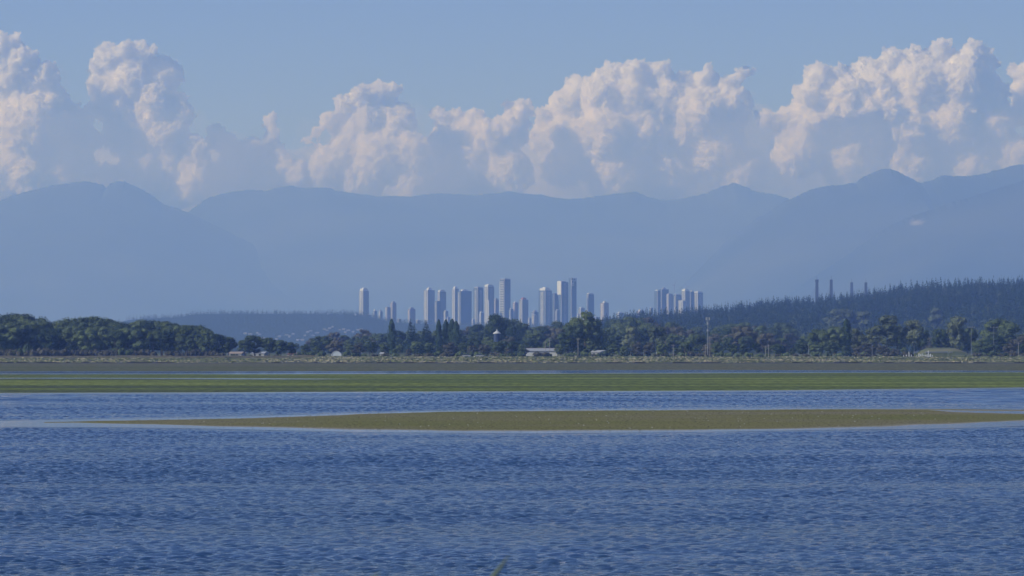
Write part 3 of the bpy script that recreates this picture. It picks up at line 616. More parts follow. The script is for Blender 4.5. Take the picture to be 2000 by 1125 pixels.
# single trees that stand out
S = [
 ('pale', 1642, 603, 4900, 1.3, 'pale broadleaf crown standing out among hill conifers below the left bridge pylon'),
 ('pale', 1684, 608, 4900, 1.3, 'second pale crown among the hill conifers, below the right bridge pylon'),
 ('pale', 1830, 602, 5000, 1.0, 'small lone pale crown high among the conifers of the hill'),
 ('broad', 960, 664, 2580, 1.1, 'bushy tree hiding the lower left of the silo'),
 ('broad', 980, 665, 2590, 1.1, 'bushy tree hiding the lower right of the silo'),
 ('poplar', 765, 622, 2750, 1.15, 'tall narrow poplar alone left of centre, below the short towers'),
 ('poplar', 857, 623, 2760, .9, 'slim dark poplar, leftmost of the poplar row below the towers'),
 ('poplar', 871, 623, 2765, .9, 'dark poplar second from the left in the row below the towers'),
 ('poplar', 883, 622, 2755, 1.0, 'dark poplar third from the left in the row below the towers'),
 ('poplar', 891, 626, 2750, 1.0, 'dark poplar at the right end of the row below the towers'),
 ('conifer', 802, 622, 2900, 1.1, 'pointed conifer right of the lone poplar, tip against the haze'),
 ('conifer', 809, 631, 2910, 1.0, 'short conifer tucked against the pointed conifer by the lone poplar'),
 ('conifer', 832, 625, 2900, 1.2, 'pointed conifer standing between the lone poplar and the poplar row'),
 ('conifer', 995, 624, 3000, 1.2, 'conifer right of the round tree behind the white capped silo'),
 ('conifer', 1003, 626, 3010, 1.1, 'second conifer beside the round tree near the silo'),
 ('conifer', 1017, 622, 3000, 1.1, 'sharp conifer below the short tower with a reddish roof'),
 ('broad', 970, 614, 2950, .85, 'round crowned dark tree just behind the white capped silo'),
 ('broad', 1142, 609, 2480, 1.0, 'biggest broad dark tree at centre right, rising over the shore woods'),
 ('broad', 1118, 634, 2460, .95, 'lower left shoulder tree leaning on the biggest dark tree'),
 ('broad', 1163, 640, 2490, .9, 'lower right shoulder tree leaning on the biggest dark tree'),
 ('broad', 1110, 662, 2420, 1.2, 'lightish bushy tree at the foot of the biggest dark tree'),
 ('conifer', 1180, 640, 2550, 1.3, 'dark conifer immediately right of the biggest dark tree'),
 ('conifer', 1186, 622, 3600, 1.3, 'distant conifer peeping over, right of the biggest dark tree'),
 ('pale', 1232, 638, 2620, .9, 'pale leafed tree right of the biggest dark tree'),
 ('pale', 1283, 637, 2620, .9, 'pale leaning tree midway between the biggest dark tree and the radio mast'),
 ('broad', 1292, 671, 2400, 1.2, 'squat dark tree on the shore left of the radio mast'),
 ('broad', 1338, 668, 2420, 1.2, 'reddish dark squat tree on the shore just left of the radio mast'),
 ('broad', 1365, 655, 2500, 1.25, 'wide green tree directly behind the radio mast'),
 ('broad', 1398, 668, 2440, 1.0, 'dark squat tree on the shore just right of the radio mast'),
 ('grey', 1448, 636, 2900, 1.2, 'grey brown leafless looking tree right of the radio mast'),
 ('grey', 1500, 650, 2850, 1.1, 'grey brown tree at the wooded foot of the dark hill'),
 ('broad', 1200, 672, 2420, 1.3, 'spreading green bushy tree right of the biggest dark tree, at the water side'),
 ('broad', 1221, 676, 2430, 1.2, 'low bushy green tree between the biggest dark tree and the squat dark tree'),
 ('broad', 1000, 667, 2450, 1.3, 'dark bushy tree left of the long white shed'),
 ('broad', 968, 674, 2440, 1.2, 'low dark tree below the white capped silo'),
 ('broad', 1018, 672, 2450, .8, 'small dark tree touching the left end of the white shed'),
 ('broad', 925, 660, 2560, 1.1, 'mid green tree right of the poplar row'),
 ('grey', 880, 668, 2430, 1.1, 'reddish brown bushy tree beneath the poplar row'),
 ('grey', 655, 664, 2700, 1.1, 'purplish bare tree behind the small white dome'),
 ('broad', 630, 656, 2900, 1.4, 'broad green hill like tree above the small white dome'),
 ('broad', 684, 672, 2500, 1.2, 'yellowish green rounded tree right of the white dome'),
 ('broad', 722, 672, 2480, 1.2, 'dark rounded tree left of the lone poplar at the shore'),
 ('broad', 781, 672, 2500, 1.2, 'green rounded tree under the lone poplar on its right'),
 ('broad', 815, 668, 2520, 1.2, 'rounded tree under the conifer pair right of the lone poplar'),
 ('broad', 1598, 642, 2560, 1.0, 'green tree at the left of the bright right hand tree line'),
 ('broad', 1630, 637, 2540, 1.1, 'large round dark tree left of the right hand poplar'),
 ('poplar', 1653, 621, 2560, 1.25, 'ragged poplar towering in the right hand tree line'),
 ('pale', 1672, 641, 2580, .9, 'small pale tree right of the ragged poplar'),
 ('pale', 1700, 642, 2600, 1.0, 'pale low tree beside the white trunked tree on its left'),
 ('pale', 1732, 616, 2560, 1.1, 'tall pale leafed tree with a long white trunk'),
 ('broad', 1752, 636, 2600, .9, 'dark tree tucked against the white trunked tree on its right'),
 ('pale', 1785, 625, 2560, 1.0, 'pale topped tree second to the right of the white trunked tree'),
 ('broad', 1800, 638, 2600, .9, 'dark tree filling the gap right of the pale topped tree'),
 ('broad', 1838, 642, 2640, 1.0, 'dark tree behind the grassy mound at its left end'),
 ('pale', 1872, 618, 2620, .95, 'tall pale tree with a visible trunk behind the grassy mound'),
 ('broad', 1855, 648, 2650, .9, 'dark tree behind the middle of the grassy mound'),
 ('broad', 1890, 640, 2660, .9, 'dark tree just left of the floodlight pole'),
 ('broad', 1945, 622, 2650, 1.1, 'large dull green tree behind the floodlights at far right'),
 ('broad', 1975, 630, 2640, 1.1, 'dark green tree near the right edge of the frame'),
 ('broad', 1915, 664, 2480, 1.5, 'low spreading dark tree at the right end of the grassy mound'),
 ('broad', 1945, 655, 2500, 1.2, 'bright edged dark tree right of the low spreading tree'),
 ('grey', 1994, 655, 2550, 1.1, 'grey green tree cut by the right edge of the frame'),
 ('broad', 1518, 671, 2480, 1.1, 'small dark shore tree left of the tall street lamp'),
 ('broad', 1568, 668, 2450, 1.2, 'dark dome shaped tree beside the left street lamp'),
 ('broad', 1700, 670, 2500, 1.0, 'dark low tree beside the right hand street lamp'),
]
for kd, x, t, D, w, lab in S:
    plant(kd, x, t, D, w, lab)
# shrubs along the middle and right shore
rs = random.Random(77)
x = 586
while x < 2060:
    kd = rs.choice(('bright', 'shrub', 'brush')) if not 1400 < x < 1500 else 'bright'
    t = 686 + rs.uniform(-4, 4)
    if not (1022 < x < 1092 or 640 < x < 674 or 1766 < x < 1900):
        plant(kd, x, t, 2390 + rs.uniform(-40, 30), 0.9, '%s at the back of the middle shore grass' % {'bright': 'light green shrub', 'shrub': 'dark green shrub', 'brush': 'dull brown shrub'}[kd], {'bright': 'light green shore shrubs', 'shrub': 'dark green shore shrubs', 'brush': 'dull brown shore shrubs'}[kd])
    x += rs.uniform(13, 22)
for kd, x, t, D, w, lab in (('brush', 838, 686, 2300, 1.0, 'dark brown shrub on the open grass below the conifers'), ('brush', 872, 684, 2290, 1.0, 'largest brown shrub on the grass below the poplar row'), ('brush', 818, 688, 2320, .9, 'round brown shrub left of the two shrubs below the conifers'),
   ('brush', 1057, 682, 2330, 1.2, 'dark shrub in front of the long white shed'), ('shrub', 1070, 687, 2335, 1.0, 'small dark shrub right of the one hiding the white shed'), ('shrub', 1305, 690, 2290, .9, 'dark shrub on the open grass below the pale leaning tree'),
   ('brush', 1271, 694, 2270, .8, 'small grey shrub alone on the tan grass'), ('shrub', 1381, 694, 2280, .8, 'tiny dark shrub at the foot of the radio mast'), ('shrub', 1487, 690, 2290, .9, 'dark shrub alone on the grass right of the radio mast'),
   ('brush', 1735, 684, 2310, 1.1, 'dark brown thicket below the white trunked tree'), ('brush', 1768, 682, 2315, 1.2, 'tall brown thicket left of the white posts'), ('brush', 1690, 687, 2320, 1.1, 'olive brown thicket left of the dark thicket'),
   ('brush', 1925, 690, 2310, 1.0, 'low olive shrub right of the grassy mound'), ('brush', 1955, 688, 2312, 1.1, 'low grey shrub near the right edge'), ('shrub', 1885, 692, 2305, .8, 'low shrub in front of the grassy mound')):
    plant(kd, x, t, D, w, lab)

# a front row of rounded bushy trees that closes the foot of the woods
x = 596
while x < 2060:
    if not (1024 < x < 1094 or 640 < x < 672 or 1780 < x < 1895):
        plant('broad' if rs.random() < .75 else 'grey', x, rs.uniform(667, 682), 2440 + rs.uniform(-30, 40), 1.2, 'low bushy tree in the front row of the middle and right shore', 'low bushy trees of the front row')
    x += rs.uniform(17, 30)

# conifer hill: the conifers that show largest, each on its own
HT = prof([(1150, 640), (1180, 630), (1215, 617), (1240, 613), (1265, 608), (1290, 613), (1330, 612), (1355, 605), (1385, 608), (1410, 602), (1450, 597), (1470, 592), (1484, 592), (1515, 593), (1550, 592), (1600, 589), (1647, 577), (1670, 575), (1700, 568), (1730, 564), (1774, 557), (1850, 556), (1900, 555), (1950, 555), (2000, 551), (2060, 548), (2150, 543)])
rh = random.Random(8)
cnt = 0
for D, dy, step in ((6450, 0, 9.5), (6100, 7, 9.5), (5600, 18, 13)):
    x = 1190 + rh.uniform(0, 6)
    while x < 2150 and cnt < 262:
        t = HT(x) + dy + rh.uniform(-3, 6) * (1 if dy else 1.1)
        z0 = float(gz((x - 1000) / FPX * D, D)); yb = HORY - (z0 - CAM_H) * FPX / D
        if yb - t > 12:
            plant('conifer', x, t, D + rh.uniform(-40, 40), rh.uniform(1.1, 1.5), 'dark spired conifer on the crest of the right hand hill' if not dy else 'dark spired conifer just below the crest of the right hand hill' if dy < 10 else 'dark spired conifer halfway up the right hand hill', 'conifers on the hill crest' if not dy else 'conifers below the hill crest' if dy < 10 else 'conifers halfway up the hill'); cnt += 1
        x += step * rh.uniform(0.6, 1.4)
print('hill conifers', cnt)

def merged_forest(name, spots, m, seed, n=60, kinds=(0.17, 1.0)):
    """many far trees as one mass: list of (x, y, z, h, w)"""
    rng = np.random.default_rng(seed); VV = []
    for (x, y, z, h, w, broad) in spots:
        u = rng.uniform(0, 2 * np.pi, n); t = rng.uniform(0, 1, n)
        if broad: szz = 1.0; r = w * np.sin(np.pi * (0.15 + 0.8 * t)) * rng.uniform(.6, 1, n); zz = 0.15 + 0.85 * t; nz = t * 1.2 - .3
        else: tt = t ** 0.7; szz = (0.25 + 0.9 * tt)[:, None]; r = w * tt * (1 - .35 * ((tt * 9) % 1)) * rng.uniform(.5, 1.1, n); zz = 1 - tt * 0.95; nz = np.full(n, .6)
        P = np.stack([x + np.cos(u) * r, y + np.sin(u) * r, z + zz * h], 1)
        N = np.stack([np.cos(u), np.sin(u), nz], 1)
        VV.append(leaf_quads(P, N, (0.055 if broad else 0.06) * h * szz, rng, 0.35))
    V = np.concatenate(VV)
    return tag(mesh_obj(name, V, add_quads(V), m), kind='stuff')
spots, spb = [], []
rng = np.random.default_rng(4)
for k in range(5600):
    D = rng.uniform(4300, 6700); px = rng.uniform(1130, 2250)
    x = (px - 1000) / FPX * D; z = float(gz(x, D))
    br = rng.random() < (0.6 if D < 5100 else 0.12)
    h = rng.uniform(14, 26) if not br else rng.uniform(10, 17)
    (spb if br else spots).append((x, D, z - 0.5, h, h * (rng.uniform(.24, .33) if not br else rng.uniform(.35, .5)), br))
merged_forest('conifer_forest', spots, L_CON, 5, 110)
merged_forest('hillside_woodland', spb, leaf_mat('hill_broadleaf', (0.025, 0.045, 0.02), (0.09, 0.11, 0.05)), 6, 90)
spots = []
for k in range(6500):
    D = rng.uniform(10900, 13000); px = rng.uniform(120, 1500)
    x = (px - 1000) / FPX * D; z = float(gz(x, D))
    h = rng.uniform(6, 13)
    spots.append((x, D, z - 0.5, h, h * .3, rng.random() < .6))
for k in range(330):
    px = rng.uniform(236, 1450); D = rng.uniform(11750, 11950); x = (px - 1000) / FPX * D
    h = rng.uniform(9, 18); spots.append((x, D, float(gz(x, D)) - .5, h, h * .22, False))
merged_forest('ridge_forest', spots, leaf_mat('ridge_foliage', (0.02, 0.04, 0.02), (0.06, 0.08, 0.04)), 7, 22)

# beach grass on the bank
def grass(name, n, m, seed, hmax):
    rng = np.random.default_rng(seed)
    x = rng.uniform(-300, 300, n); y = bank_y(x) + 340 * rng.random(n) ** 1.6 + 2
    k = fbm(x / 16, y / 30, 3, seed); keep = k > -0.25
    x, y, k = x[keep], y[keep], k[keep]; z = gz(x, y); n = len(x)
    h = hmax * rng.uniform(.4, 1, n) * (0.8 + k); w = rng.uniform(.25, .7, n); a = rng.uniform(-.7, .7, n)
    dx, dy = np.cos(a) * w, np.sin(a) * w; ln = rng.normal(0, .25, n) * h
    V = np.stack([np.stack([x - dx, y - dy, z - .05], 1), np.stack([x + dx, y + dy, z - .05], 1), np.stack([x + dx * .7 + ln, y + dy * .7, z + h], 1), np.stack([x - dx * .8 + ln, y - dy, z + h * rng.uniform(.6, 1, n)], 1)], 1).reshape(-1, 3)
    return tag(mesh_obj(name, V, add_quads(V), m), kind='stuff')
TAN = leaf_mat('dry_beach_grass', (0.28, 0.25, 0.15), (0.52, 0.45, 0.29)); GRN = leaf_mat('green_beach_grass', (0.11, 0.13, 0.06), (0.24, 0.25, 0.11))
def grass_strip(n, seed, m):
    rng = np.random.default_rng(seed); x = rng.uniform(-300, -92, n); y = rng.uniform(2190, 2288, n); z = gz(x, y)
    k = fbm(x / 12, y / 60, 3, seed); h = np.maximum(.25, .75 + .7 * k) * rng.uniform(.6, 1, n); w = rng.uniform(.3, .8, n); ln = rng.normal(0, .12, n)
    V = np.stack([np.stack([x - w, y, z - .05], 1), np.stack([x + w, y + .2, z - .05], 1), np.stack([x + w * .7 + ln, y + .1, z + h], 1), np.stack([x - w * .7 + ln, y, z + h * rng.uniform(.6, 1, n)], 1)], 1).reshape(-1, 3)
    return tag(mesh_obj('tall_dry_grass', V, add_quads(V), m), kind='stuff')
grass_strip(9000, 31, leaf_mat('straw_grass', (0.25, 0.21, 0.12), (0.5, 0.42, 0.27)))
grass('dry_grass', 14000, TAN, 3, 0.4); grass('green_grass', 26000, GRN, 4, 0.4)
# ---------------------------------------------------------------- city towers
def facade(name, wall, glass, fh=3.0, bay=3.4, seed=0.5):
    """storeys and window bays as a pattern in the wall itself"""
    m = mat(name, wall, 0.6, 0.4); ns, ls, b = nodes(m)
    tc = ns.new('ShaderNodeTexCoord'); sx = ns.new('ShaderNodeSeparateXYZ'); ls.new(tc.outputs['Object'], sx.inputs[0])
    def wave(sock, period, duty):
        a = ns.new('ShaderNodeMath'); a.operation = 'DIVIDE'; a.inputs[1].default_value = period; ls.new(sock, a.inputs[0])
        f = ns.new('ShaderNodeMath'); f.operation = 'FRACT'; ls.new(a.outputs[0], f.inputs[0])
        g = ns.new('ShaderNodeMath'); g.operation = 'GREATER_THAN'; g.inputs[1].default_value = duty; ls.new(f.outputs[0], g.inputs[0]); return g
    s = ns.new('ShaderNodeMath'); s.operation = 'ADD'; ls.new(sx.outputs['X'], s.inputs[0]); ls.new(sx.outputs['Y'], s.inputs[1])
    a = wave(sx.outputs['Z'], fh, 0.35); c = wave(s.outputs[0], bay, seed)
    mu = ns.new('ShaderNodeMath'); mu.operation = 'MULTIPLY'; ls.new(a.outputs[0], mu.inputs[0]); ls.new(c.outputs[0], mu.inputs[1])
    mx = ns.new('ShaderNodeMix'); mx.data_type = 'RGBA'; ls.new(mu.outputs[0], mx.inputs[0]); mx.inputs[6].default_value = (*wall, 1); mx.inputs[7].default_value = (*glass, 1)
    ls.new(mx.outputs[2], b.inputs['Base Color'])
    mr = ns.new('ShaderNodeMapRange'); mr.inputs['To Min'].default_value = 0.8; mr.inputs['To Max'].default_value = 0.4; ls.new(mu.outputs[0], mr.inputs['Value']); ls.new(mr.outputs[0], b.inputs['Roughness'])
    return m
GL = (0.06, 0.09, 0.12)
F = {'grey': facade('grey_facade', (0.17, 0.18, 0.19), GL), 'dark': facade('dark_glass_facade', (0.06, 0.08, 0.1), (0.05, 0.08, 0.11), seed=.2), 'white': facade('white_facade', (0.3, 0.3, 0.3), GL, seed=.55),
     'pink': facade('reddish_facade', (0.3, 0.2, 0.19), GL), 'tan': facade('tan_facade', (0.36, 0.3, 0.26), GL), 'blue': facade('blue_glass_facade', (0.11, 0.14, 0.18), (0.05, 0.09, 0.14), seed=.15)}
CAP = mat('white_concrete', (0.6, 0.59, 0.57), 0.7); FRAME = mat('white_frame', (0.5, 0.5, 0.5), 0.6); DCAP = mat('grey_concrete', (0.3, 0.3, 0.31), 0.8); RCAP = mat('red_roof', (0.35, 0.12, 0.1), 0.8)
def boxes(lst):
    vs, fs = [], []
    for (x0, x1, y0, y1, z0, z1) in lst:
        o = len(vs)
        vs += [(x0, y0, z0), (x1, y0, z0), (x1, y1, z0), (x0, y1, z0), (x0, y0, z1), (x1, y0, z1), (x1, y1, z1), (x0, y1, z1)]
        fs += [tuple(q + o for q in f) for f in ((0, 3, 2, 1), (4, 5, 6, 7), (0, 1, 5, 4), (1, 2, 6, 5), (2, 3, 7, 6), (3, 0, 4, 7))]
    return vs, fs
def bevelled(a, b, z0, z1, c):
    """box with chamfered corners"""
    pts = [(-a + c, -b), (a - c, -b), (a, -b + c), (a, b - c), (a - c, b), (-a + c, b), (-a, b - c), (-a, -b + c)]
    n = 8; vs = [(x, y, z0) for x, y in pts] + [(x, y, z1) for x, y in pts]
    fs = [tuple(range(n))[::-1], tuple(range(n, 2 * n))] + [(i, (i + 1) % n, (i + 1) % n + n, i + n) for i in range(n)]
    return vs, fs
CROT = 36.0
def tower(x0, x1, ytop, label, wall='grey', D=13300, left=0.36, cap='white', balc='left', slabs=False, chamfer=2.0, capw=0.55, caph=5, group=None, name='apartment_tower', side='right'):
    wpx = x1 - x0; W = wpx / FPX * D; cx = ((x0 + x1) / 2 - 1000) / FPX * D
    th = R(CROT); b = left * W / math.sin(th); a = (1 - left) * W / math.cos(th)     # depth, width
    zg = float(gz(cx, D)) - 3; zt = CAM_H + (HORY - ytop) / FPX * D; H = zt - zg
    r = empty(name, (cx, D, zg), -th if False else th * -1)
    r.rotation_euler = (0, 0, th)
    # local -x face looks left to the sun, local -y face looks right, away from it
    ch = caph if cap else 0
    hb = H - ch
    mesh_obj('wall', *bevelled(a / 2, b / 2, 0, hb, min(chamfer, a * .15, b * .15)), F[wall], r)
    if cap:
        cm_ = {'white': CAP, 'dark': DCAP, 'red': RCAP}[cap]
        k = capw
        mesh_obj('penthouse', *boxes([(-a / 2 * k * 1.05, a / 2 * k * .9, -b / 2 * k, b / 2 * k, hb, hb + ch * .75), (-a / 2 * k * .5, a / 2 * k * .4, -b / 2 * k * .5, b / 2 * k * .5, hb + ch * .75 + .003, hb + ch)]), cm_, r)
    n = int(hb / 3.1)
    if balc in ('left', 'both'):      # a stack of balcony slabs on the sunny side
        lst = [(-a / 2 - 1.5, -a / 2 + .02, -b * .3, b * .12, 3 + 3.1 * q, 3 + 3.1 * q + (1.2 if not slabs else .9)) for q in range(n - 1)]
        mesh_obj('balcony_stack', *boxes(lst), CAP, r)
    if balc in ('right', 'both'):
        lst = [(-a * .2, a * .15, -b / 2 - 1.4, -b / 2 + .02, 3 + 3.1 * q, 3 + 3.1 * q + 1.0) for q in range(n - 1)]
        mesh_obj('balcony_stack', *boxes(lst), FRAME, r)
    mesh_obj('corner_pier', *boxes([(-a / 2 - .5, -a / 2 + 1.4, -b / 2 - .5, -b / 2 + 1.4, 0, hb + .8)]), CAP if wall in ('white', 'grey') else DCAP, r)
    tag(r, label, 'tower', group or 'apartment towers of the far city')
    return r, a, b, hb, H
T = tower
T(700, 722, 562, 'first tall tower at the left end of the skyline, white domed top', 'white', left=.42, caph=9, capw=.7, chamfer=5)
T(728, 737, 604, 'short dark tower with bright cap right of the first tall tower', 'dark', 13500)
T(739, 748, 605, 'short grey tower, right one of the low pair beside the first tall tower', 'grey', 13550, cap='dark')
T(752, 764, 599, 'lower shoulder tower attached left of the reddish stepped tower', 'tan', 13350, cap='dark', caph=2)
T(762, 775, 588, 'reddish grey stepped tower left of the gap', 'pink', 13400, cap='dark')
T(796, 812, 600, 'lone squat tower in the gap left of the main cluster', 'pink', 13500, cap='dark', left=.3)
T(827, 850, 561, 'tower with bright stepped left edge at the start of the main cluster', 'white', 13200, left=.36, cap='white', capw=.45, caph=8)
T(848, 862, 588, 'lower dark block squeezed between the first two towers of the main cluster', 'dark', 13250, cap=None)
T(854, 872, 566, 'second tower of the main cluster with bright white cap', 'grey', 13400, left=.25, caph=6, capw=.8)
T(882, 897, 559, 'slim twin tower with rounded white top, left of the wide blue tower', 'white', 13350, left=.42, caph=7)
T(893, 922, 565, 'wide blue grey tower with bright roof box and white fin', 'blue', 13200, left=.22, caph=5, capw=.5)
T(924, 945, 560, 'tower with pinkish left side and slanting roof line', 'dark', 13300, left=.45, cap='dark', caph=4, capw=.8, balc='both')
T(935, 946, 608, 'very low block with bright top between two tall towers', 'grey', 13000, caph=4)
T(945, 966, 555, 'tower with brilliant white left edge and two bright roof knobs', 'white', 13350, left=.38, caph=7, capw=.85, balc='both')
T(948, 959, 587, 'short white tower standing in front of the brilliant edged tower', 'white', 13100, left=.6, cap='white', caph=2, capw=.95)
T(964, 975, 582, 'low tower with reddish left edge beside the tallest striped tower', 'pink', 13400, cap='dark')
r, a, b, hb, H = T(976, 998, 544, 'tall tower with pale horizontal balcony stripes and forked top', 'dark', 13250, left=.42, cap='dark', caph=3, capw=.95, balc=None)
mesh_obj('balcony_stack', *boxes([(-a / 2 - 1.8, -a / 2 + .02, -b / 2 + .4, b / 2, 4 + 4.6 * q, 5.6 + 4.6 * q) for q in range(int(hb / 4.6) - 1)]), CAP, r)
T(1001, 1013, 589, 'short tower with pink left side right of the striped tower', 'pink', 13350, caph=3, left=.4)
T(1013, 1033, 581, 'broad shouldered short tower with reddish roof', 'grey', 13250, cap='red', left=.33, caph=6)
T(1037, 1053, 606, 'low dark block left of the wide shouldered tower', 'dark', 13500, cap='dark')
T(1051, 1079, 561, 'wide shouldered tower with white open roof frame', 'blue', 13250, left=.5, caph=9, capw=.75, balc='both')
T(1077, 1092, 573, 'plain dark tower between the wide shouldered and the tall white topped tower', 'dark', 13350, cap=None, balc=None)
r, a, b, hb, H = T(1089, 1111, 549, 'tall tower with a bright cream slab at its top left', 'blue', 13250, left=.34, cap='dark', caph=3, balc='right')
mesh_obj('roof_slab', *boxes([(-a / 2 - 1.2, -a / 2 + 1, -b / 2, b / 2, hb - 34, hb + 3)]), CAP, r)
r, a, b, hb, H = T(1110, 1127, 543, 'tallest tower of the centre with stacked white square frames at its top', 'blue', 13200, left=.35, cap=None, balc=None)
for (fx, fz, s) in ((-a / 2 - 1, hb - 15, 9), (-a / 2 + 5, hb - 9, 9), (-a / 2 + 1, hb - 22, 7)):
    y0 = -b / 2 - 1.6
    mesh_obj('roof_frame', *boxes([(fx, fx + s, y0, y0 + 1.5, fz, fz + 1.6), (fx, fx + s, y0, y0 + 1.5, fz + s - 1.6, fz + s), (fx, fx + 1.6, y0, y0 + 1.5, fz + 1.603, fz + s - 1.603), (fx + s - 1.6, fx + s, y0, y0 + 1.5, fz + 1.603, fz + s - 1.603)]), CAP, r)
T(1129, 1143, 600, 'low bright topped block right of the framed tower', 'grey', 13500, caph=3)
T(1145, 1161, 572, 'mid height blue grey tower standing alone right of the framed tower', 'blue', 13300, left=.25, cap='white', caph=4, capw=.8)
T(1172, 1190, 588, 'solitary tower with a cream sunlit left face', 'tan', 13200, left=.42, caph=5, capw=.4)
T(1203, 1220, 609, 'low pale building peeking over trees right of the solitary cream tower', 'grey', 13500, left=.3, caph=3)
T(1243, 1260, 604, 'low pale building with round top left of the right hand cluster', 'tan', 13500, left=.4, caph=4)
T(1277, 1291, 566, 'leftmost tower of the right hand cluster', 'blue', 14000, left=.5, cap='white', caph=3, balc=None)
T(1287, 1307, 561, 'highest tower of the right hand cluster, square blue grey top', 'dark', 14050, left=.25, cap='dark', caph=6, capw=.4)
T(1301, 1315, 573, 'slim tower with pinkish edge in the right hand cluster', 'tan', 13950, cap='dark', caph=2)
T(1315, 1328, 574, 'narrow tower under the construction crane in the right hand cluster', 'blue', 14000, cap='white', caph=2)
T(1324, 1342, 587, 'short white tower in front at the middle of the right hand cluster', 'white', 13800, left=.5, caph=2, capw=.9)
T(1330, 1348, 564, 'tower with bright jagged roof right of the short white one', 'grey', 14000, left=.42, caph=7, capw=.8)
T(1344, 1360, 567, 'tower with small bright roof knob, second from the right in the cluster', 'blue', 14050, left=.3, caph=4, capw=.4)
T(1355, 1374, 569, 'rightmost tower of the right hand cluster, bright flat top', 'grey', 14000, left=.38, caph=4, capw=.9, balc='both')
T(1374, 1384, 604, 'small low building just right of the right hand cluster', 'grey', 14100, caph=3)
T(1308, 1319, 577, 'dark slab filling the gap left of the crane tower', 'dark', 14100, cap=None, balc=None)
T(1321, 1333, 575, 'blue slab behind the short white tower of the right hand cluster', 'blue', 14120, cap='dark', caph=2, balc=None)
T(1350, 1362, 572, 'plain slab joining the two rightmost towers of the right hand cluster', 'grey', 14150, cap=None, balc=None)
T(1407, 1419, 604, 'small reddish building between hill conifers right of the cluster', 'pink', 14000, caph=3)
for x0, x1, yt, lab, wl_ in ((714, 726, 614, 'low dim block at the right foot of the first tall tower', 'dark'), (866, 876, 606, 'mid height grey block right of the bright capped second tower', 'grey'), (994, 1003, 602, 'dim mid height block right of the striped tower', 'dark'), (1040, 1049, 614, 'small dim block before the low dark block', 'tan'), (1084, 1094, 604, 'dim block low between the white topped towers', 'blue'), (1138, 1148, 616, 'low dim block left of the lone blue grey tower', 'grey'), (775, 784, 622, 'tiny low block right of the reddish stepped tower', 'grey'), (812, 822, 624, 'tiny low block right of the lone squat tower', 'tan'), (871, 880, 618, 'low grey block right of the bright capped second tower', 'grey'), (921, 928, 622, 'tiny white building left of the very low block', 'white'),
        (1031, 1038, 620, 'small pale block right of the red roofed short tower', 'grey'), (1127, 1132, 612, 'tiny white building tucked at the foot of the framed tower', 'white'), (1150, 1158, 612, 'tiny pale building before the lone blue grey tower', 'white'), (1160, 1170, 618, 'dim low block left of the cream faced tower', 'dark'),
        (1190, 1199, 620, 'dim low block right of the cream faced tower', 'grey'), (1224, 1232, 613, 'tiny pale block between the low pale buildings', 'tan'), (1268, 1276, 600, 'narrow dim block left of the right hand cluster', 'dark')):
    r = tower(x0, x1, yt, lab, wl_, 13050, cap='white', caph=2, name='apartment_block', group='low blocks among the towers')[0]; r['category'] = 'building'
# apartment blocks on the ridge at the left
for x0, x1, yt, yb_, lab, wl_ in ((568, 573, 622, 634, 'tiny white block at the left end of the ridge buildings', 'white'), (584, 590, 618, 632, 'left half of the pair of pale blocks on the ridge', 'white'), (593, 598, 617, 632, 'right half of the pair of pale blocks on the ridge', 'white'),
        (604, 608, 620, 628, 'dim tiny block on the ridge after the pale pair', 'grey'), (613, 625, 614, 632, 'widest pinkish block on the forested ridge', 'tan'), (628, 632, 616, 631, 'thin pale block right of the widest pinkish ridge block', 'grey'), (638, 643, 613, 632, 'grey ridge block with bright left edge', 'grey'),
        (645, 650, 616, 631, 'thin grey block on the ridge right of the bright edged one', 'grey'), (659, 672, 614, 628, 'stepped cream building near the right end of the ridge', 'tan'), (680, 690, 617, 632, 'dark ridge building with white corner, next to the first tall tower', 'grey'), (692, 698, 613, 624, 'pale block just left of the first tall tower', 'white')):
    D = 11700; W = (x1 - x0) / FPX * D
    r, a, b, hb, H = tower(x0, x1, yt, lab, wl_, D, cap='white', caph=2, name='apartment_block', group='apartment blocks on the ridge', balc='left')
    r['category'] = 'building'
# small houses scattered down the ridge
def house(px, py, w, h, D, label, wallm, roofm, group=None, dome=False):
    x = (px - 1000) / FPX * D; zc = CAM_H + (HORY - py) / FPX * D
    z0 = max(float(gz(x, D)) - .3, 0) if py > 640 and D < 4000 else zc - h / 2
    r = empty('house', (x, D, z0)); r.rotation_euler = (0, 0, R(PR.uniform(-35, -10)))
    a, b_ = w / 2, w * .32; hw = h * .62
    mesh_obj('wall', *boxes([(-a, a, -b_, b_, 0, hw)]), wallm, r)
    vs = [(-a - .4, -b_ - .4, hw), (a + .4, -b_ - .4, hw), (a + .4, b_ + .4, hw), (-a - .4, b_ + .4, hw), (-a - .4, 0, h), (a + .4, 0, h)]
    mesh_obj('roof', vs, [(0, 1, 5, 4), (3, 4, 5, 2), (0, 4, 3), (1, 2, 5), (0, 3, 2, 1)], roofm, r)
    mesh_obj('window', *boxes([(-a * .6, -a * .3, -b_ - .06, -b_ + .01, hw * .35, hw * .8), (a * .2, a * .5, -b_ - .06, -b_ + .01, hw * .35, hw * .8)]), mat_glass, r)
    tag(r, label, 'house', group); return r
mat_glass = mat('window_glass', (0.03, 0.04, 0.05), 0.15, 0.6)
FARW = mat('far_house_paint', (0.2, 0.2, 0.2), 0.8); WH = mat('white_render', (0.32, 0.32, 0.31), 0.8); TR = mat('tan_roof', (0.3, 0.24, 0.2), 0.85); GR_ = mat('light_roof', (0.3, 0.31, 0.33), 0.7)
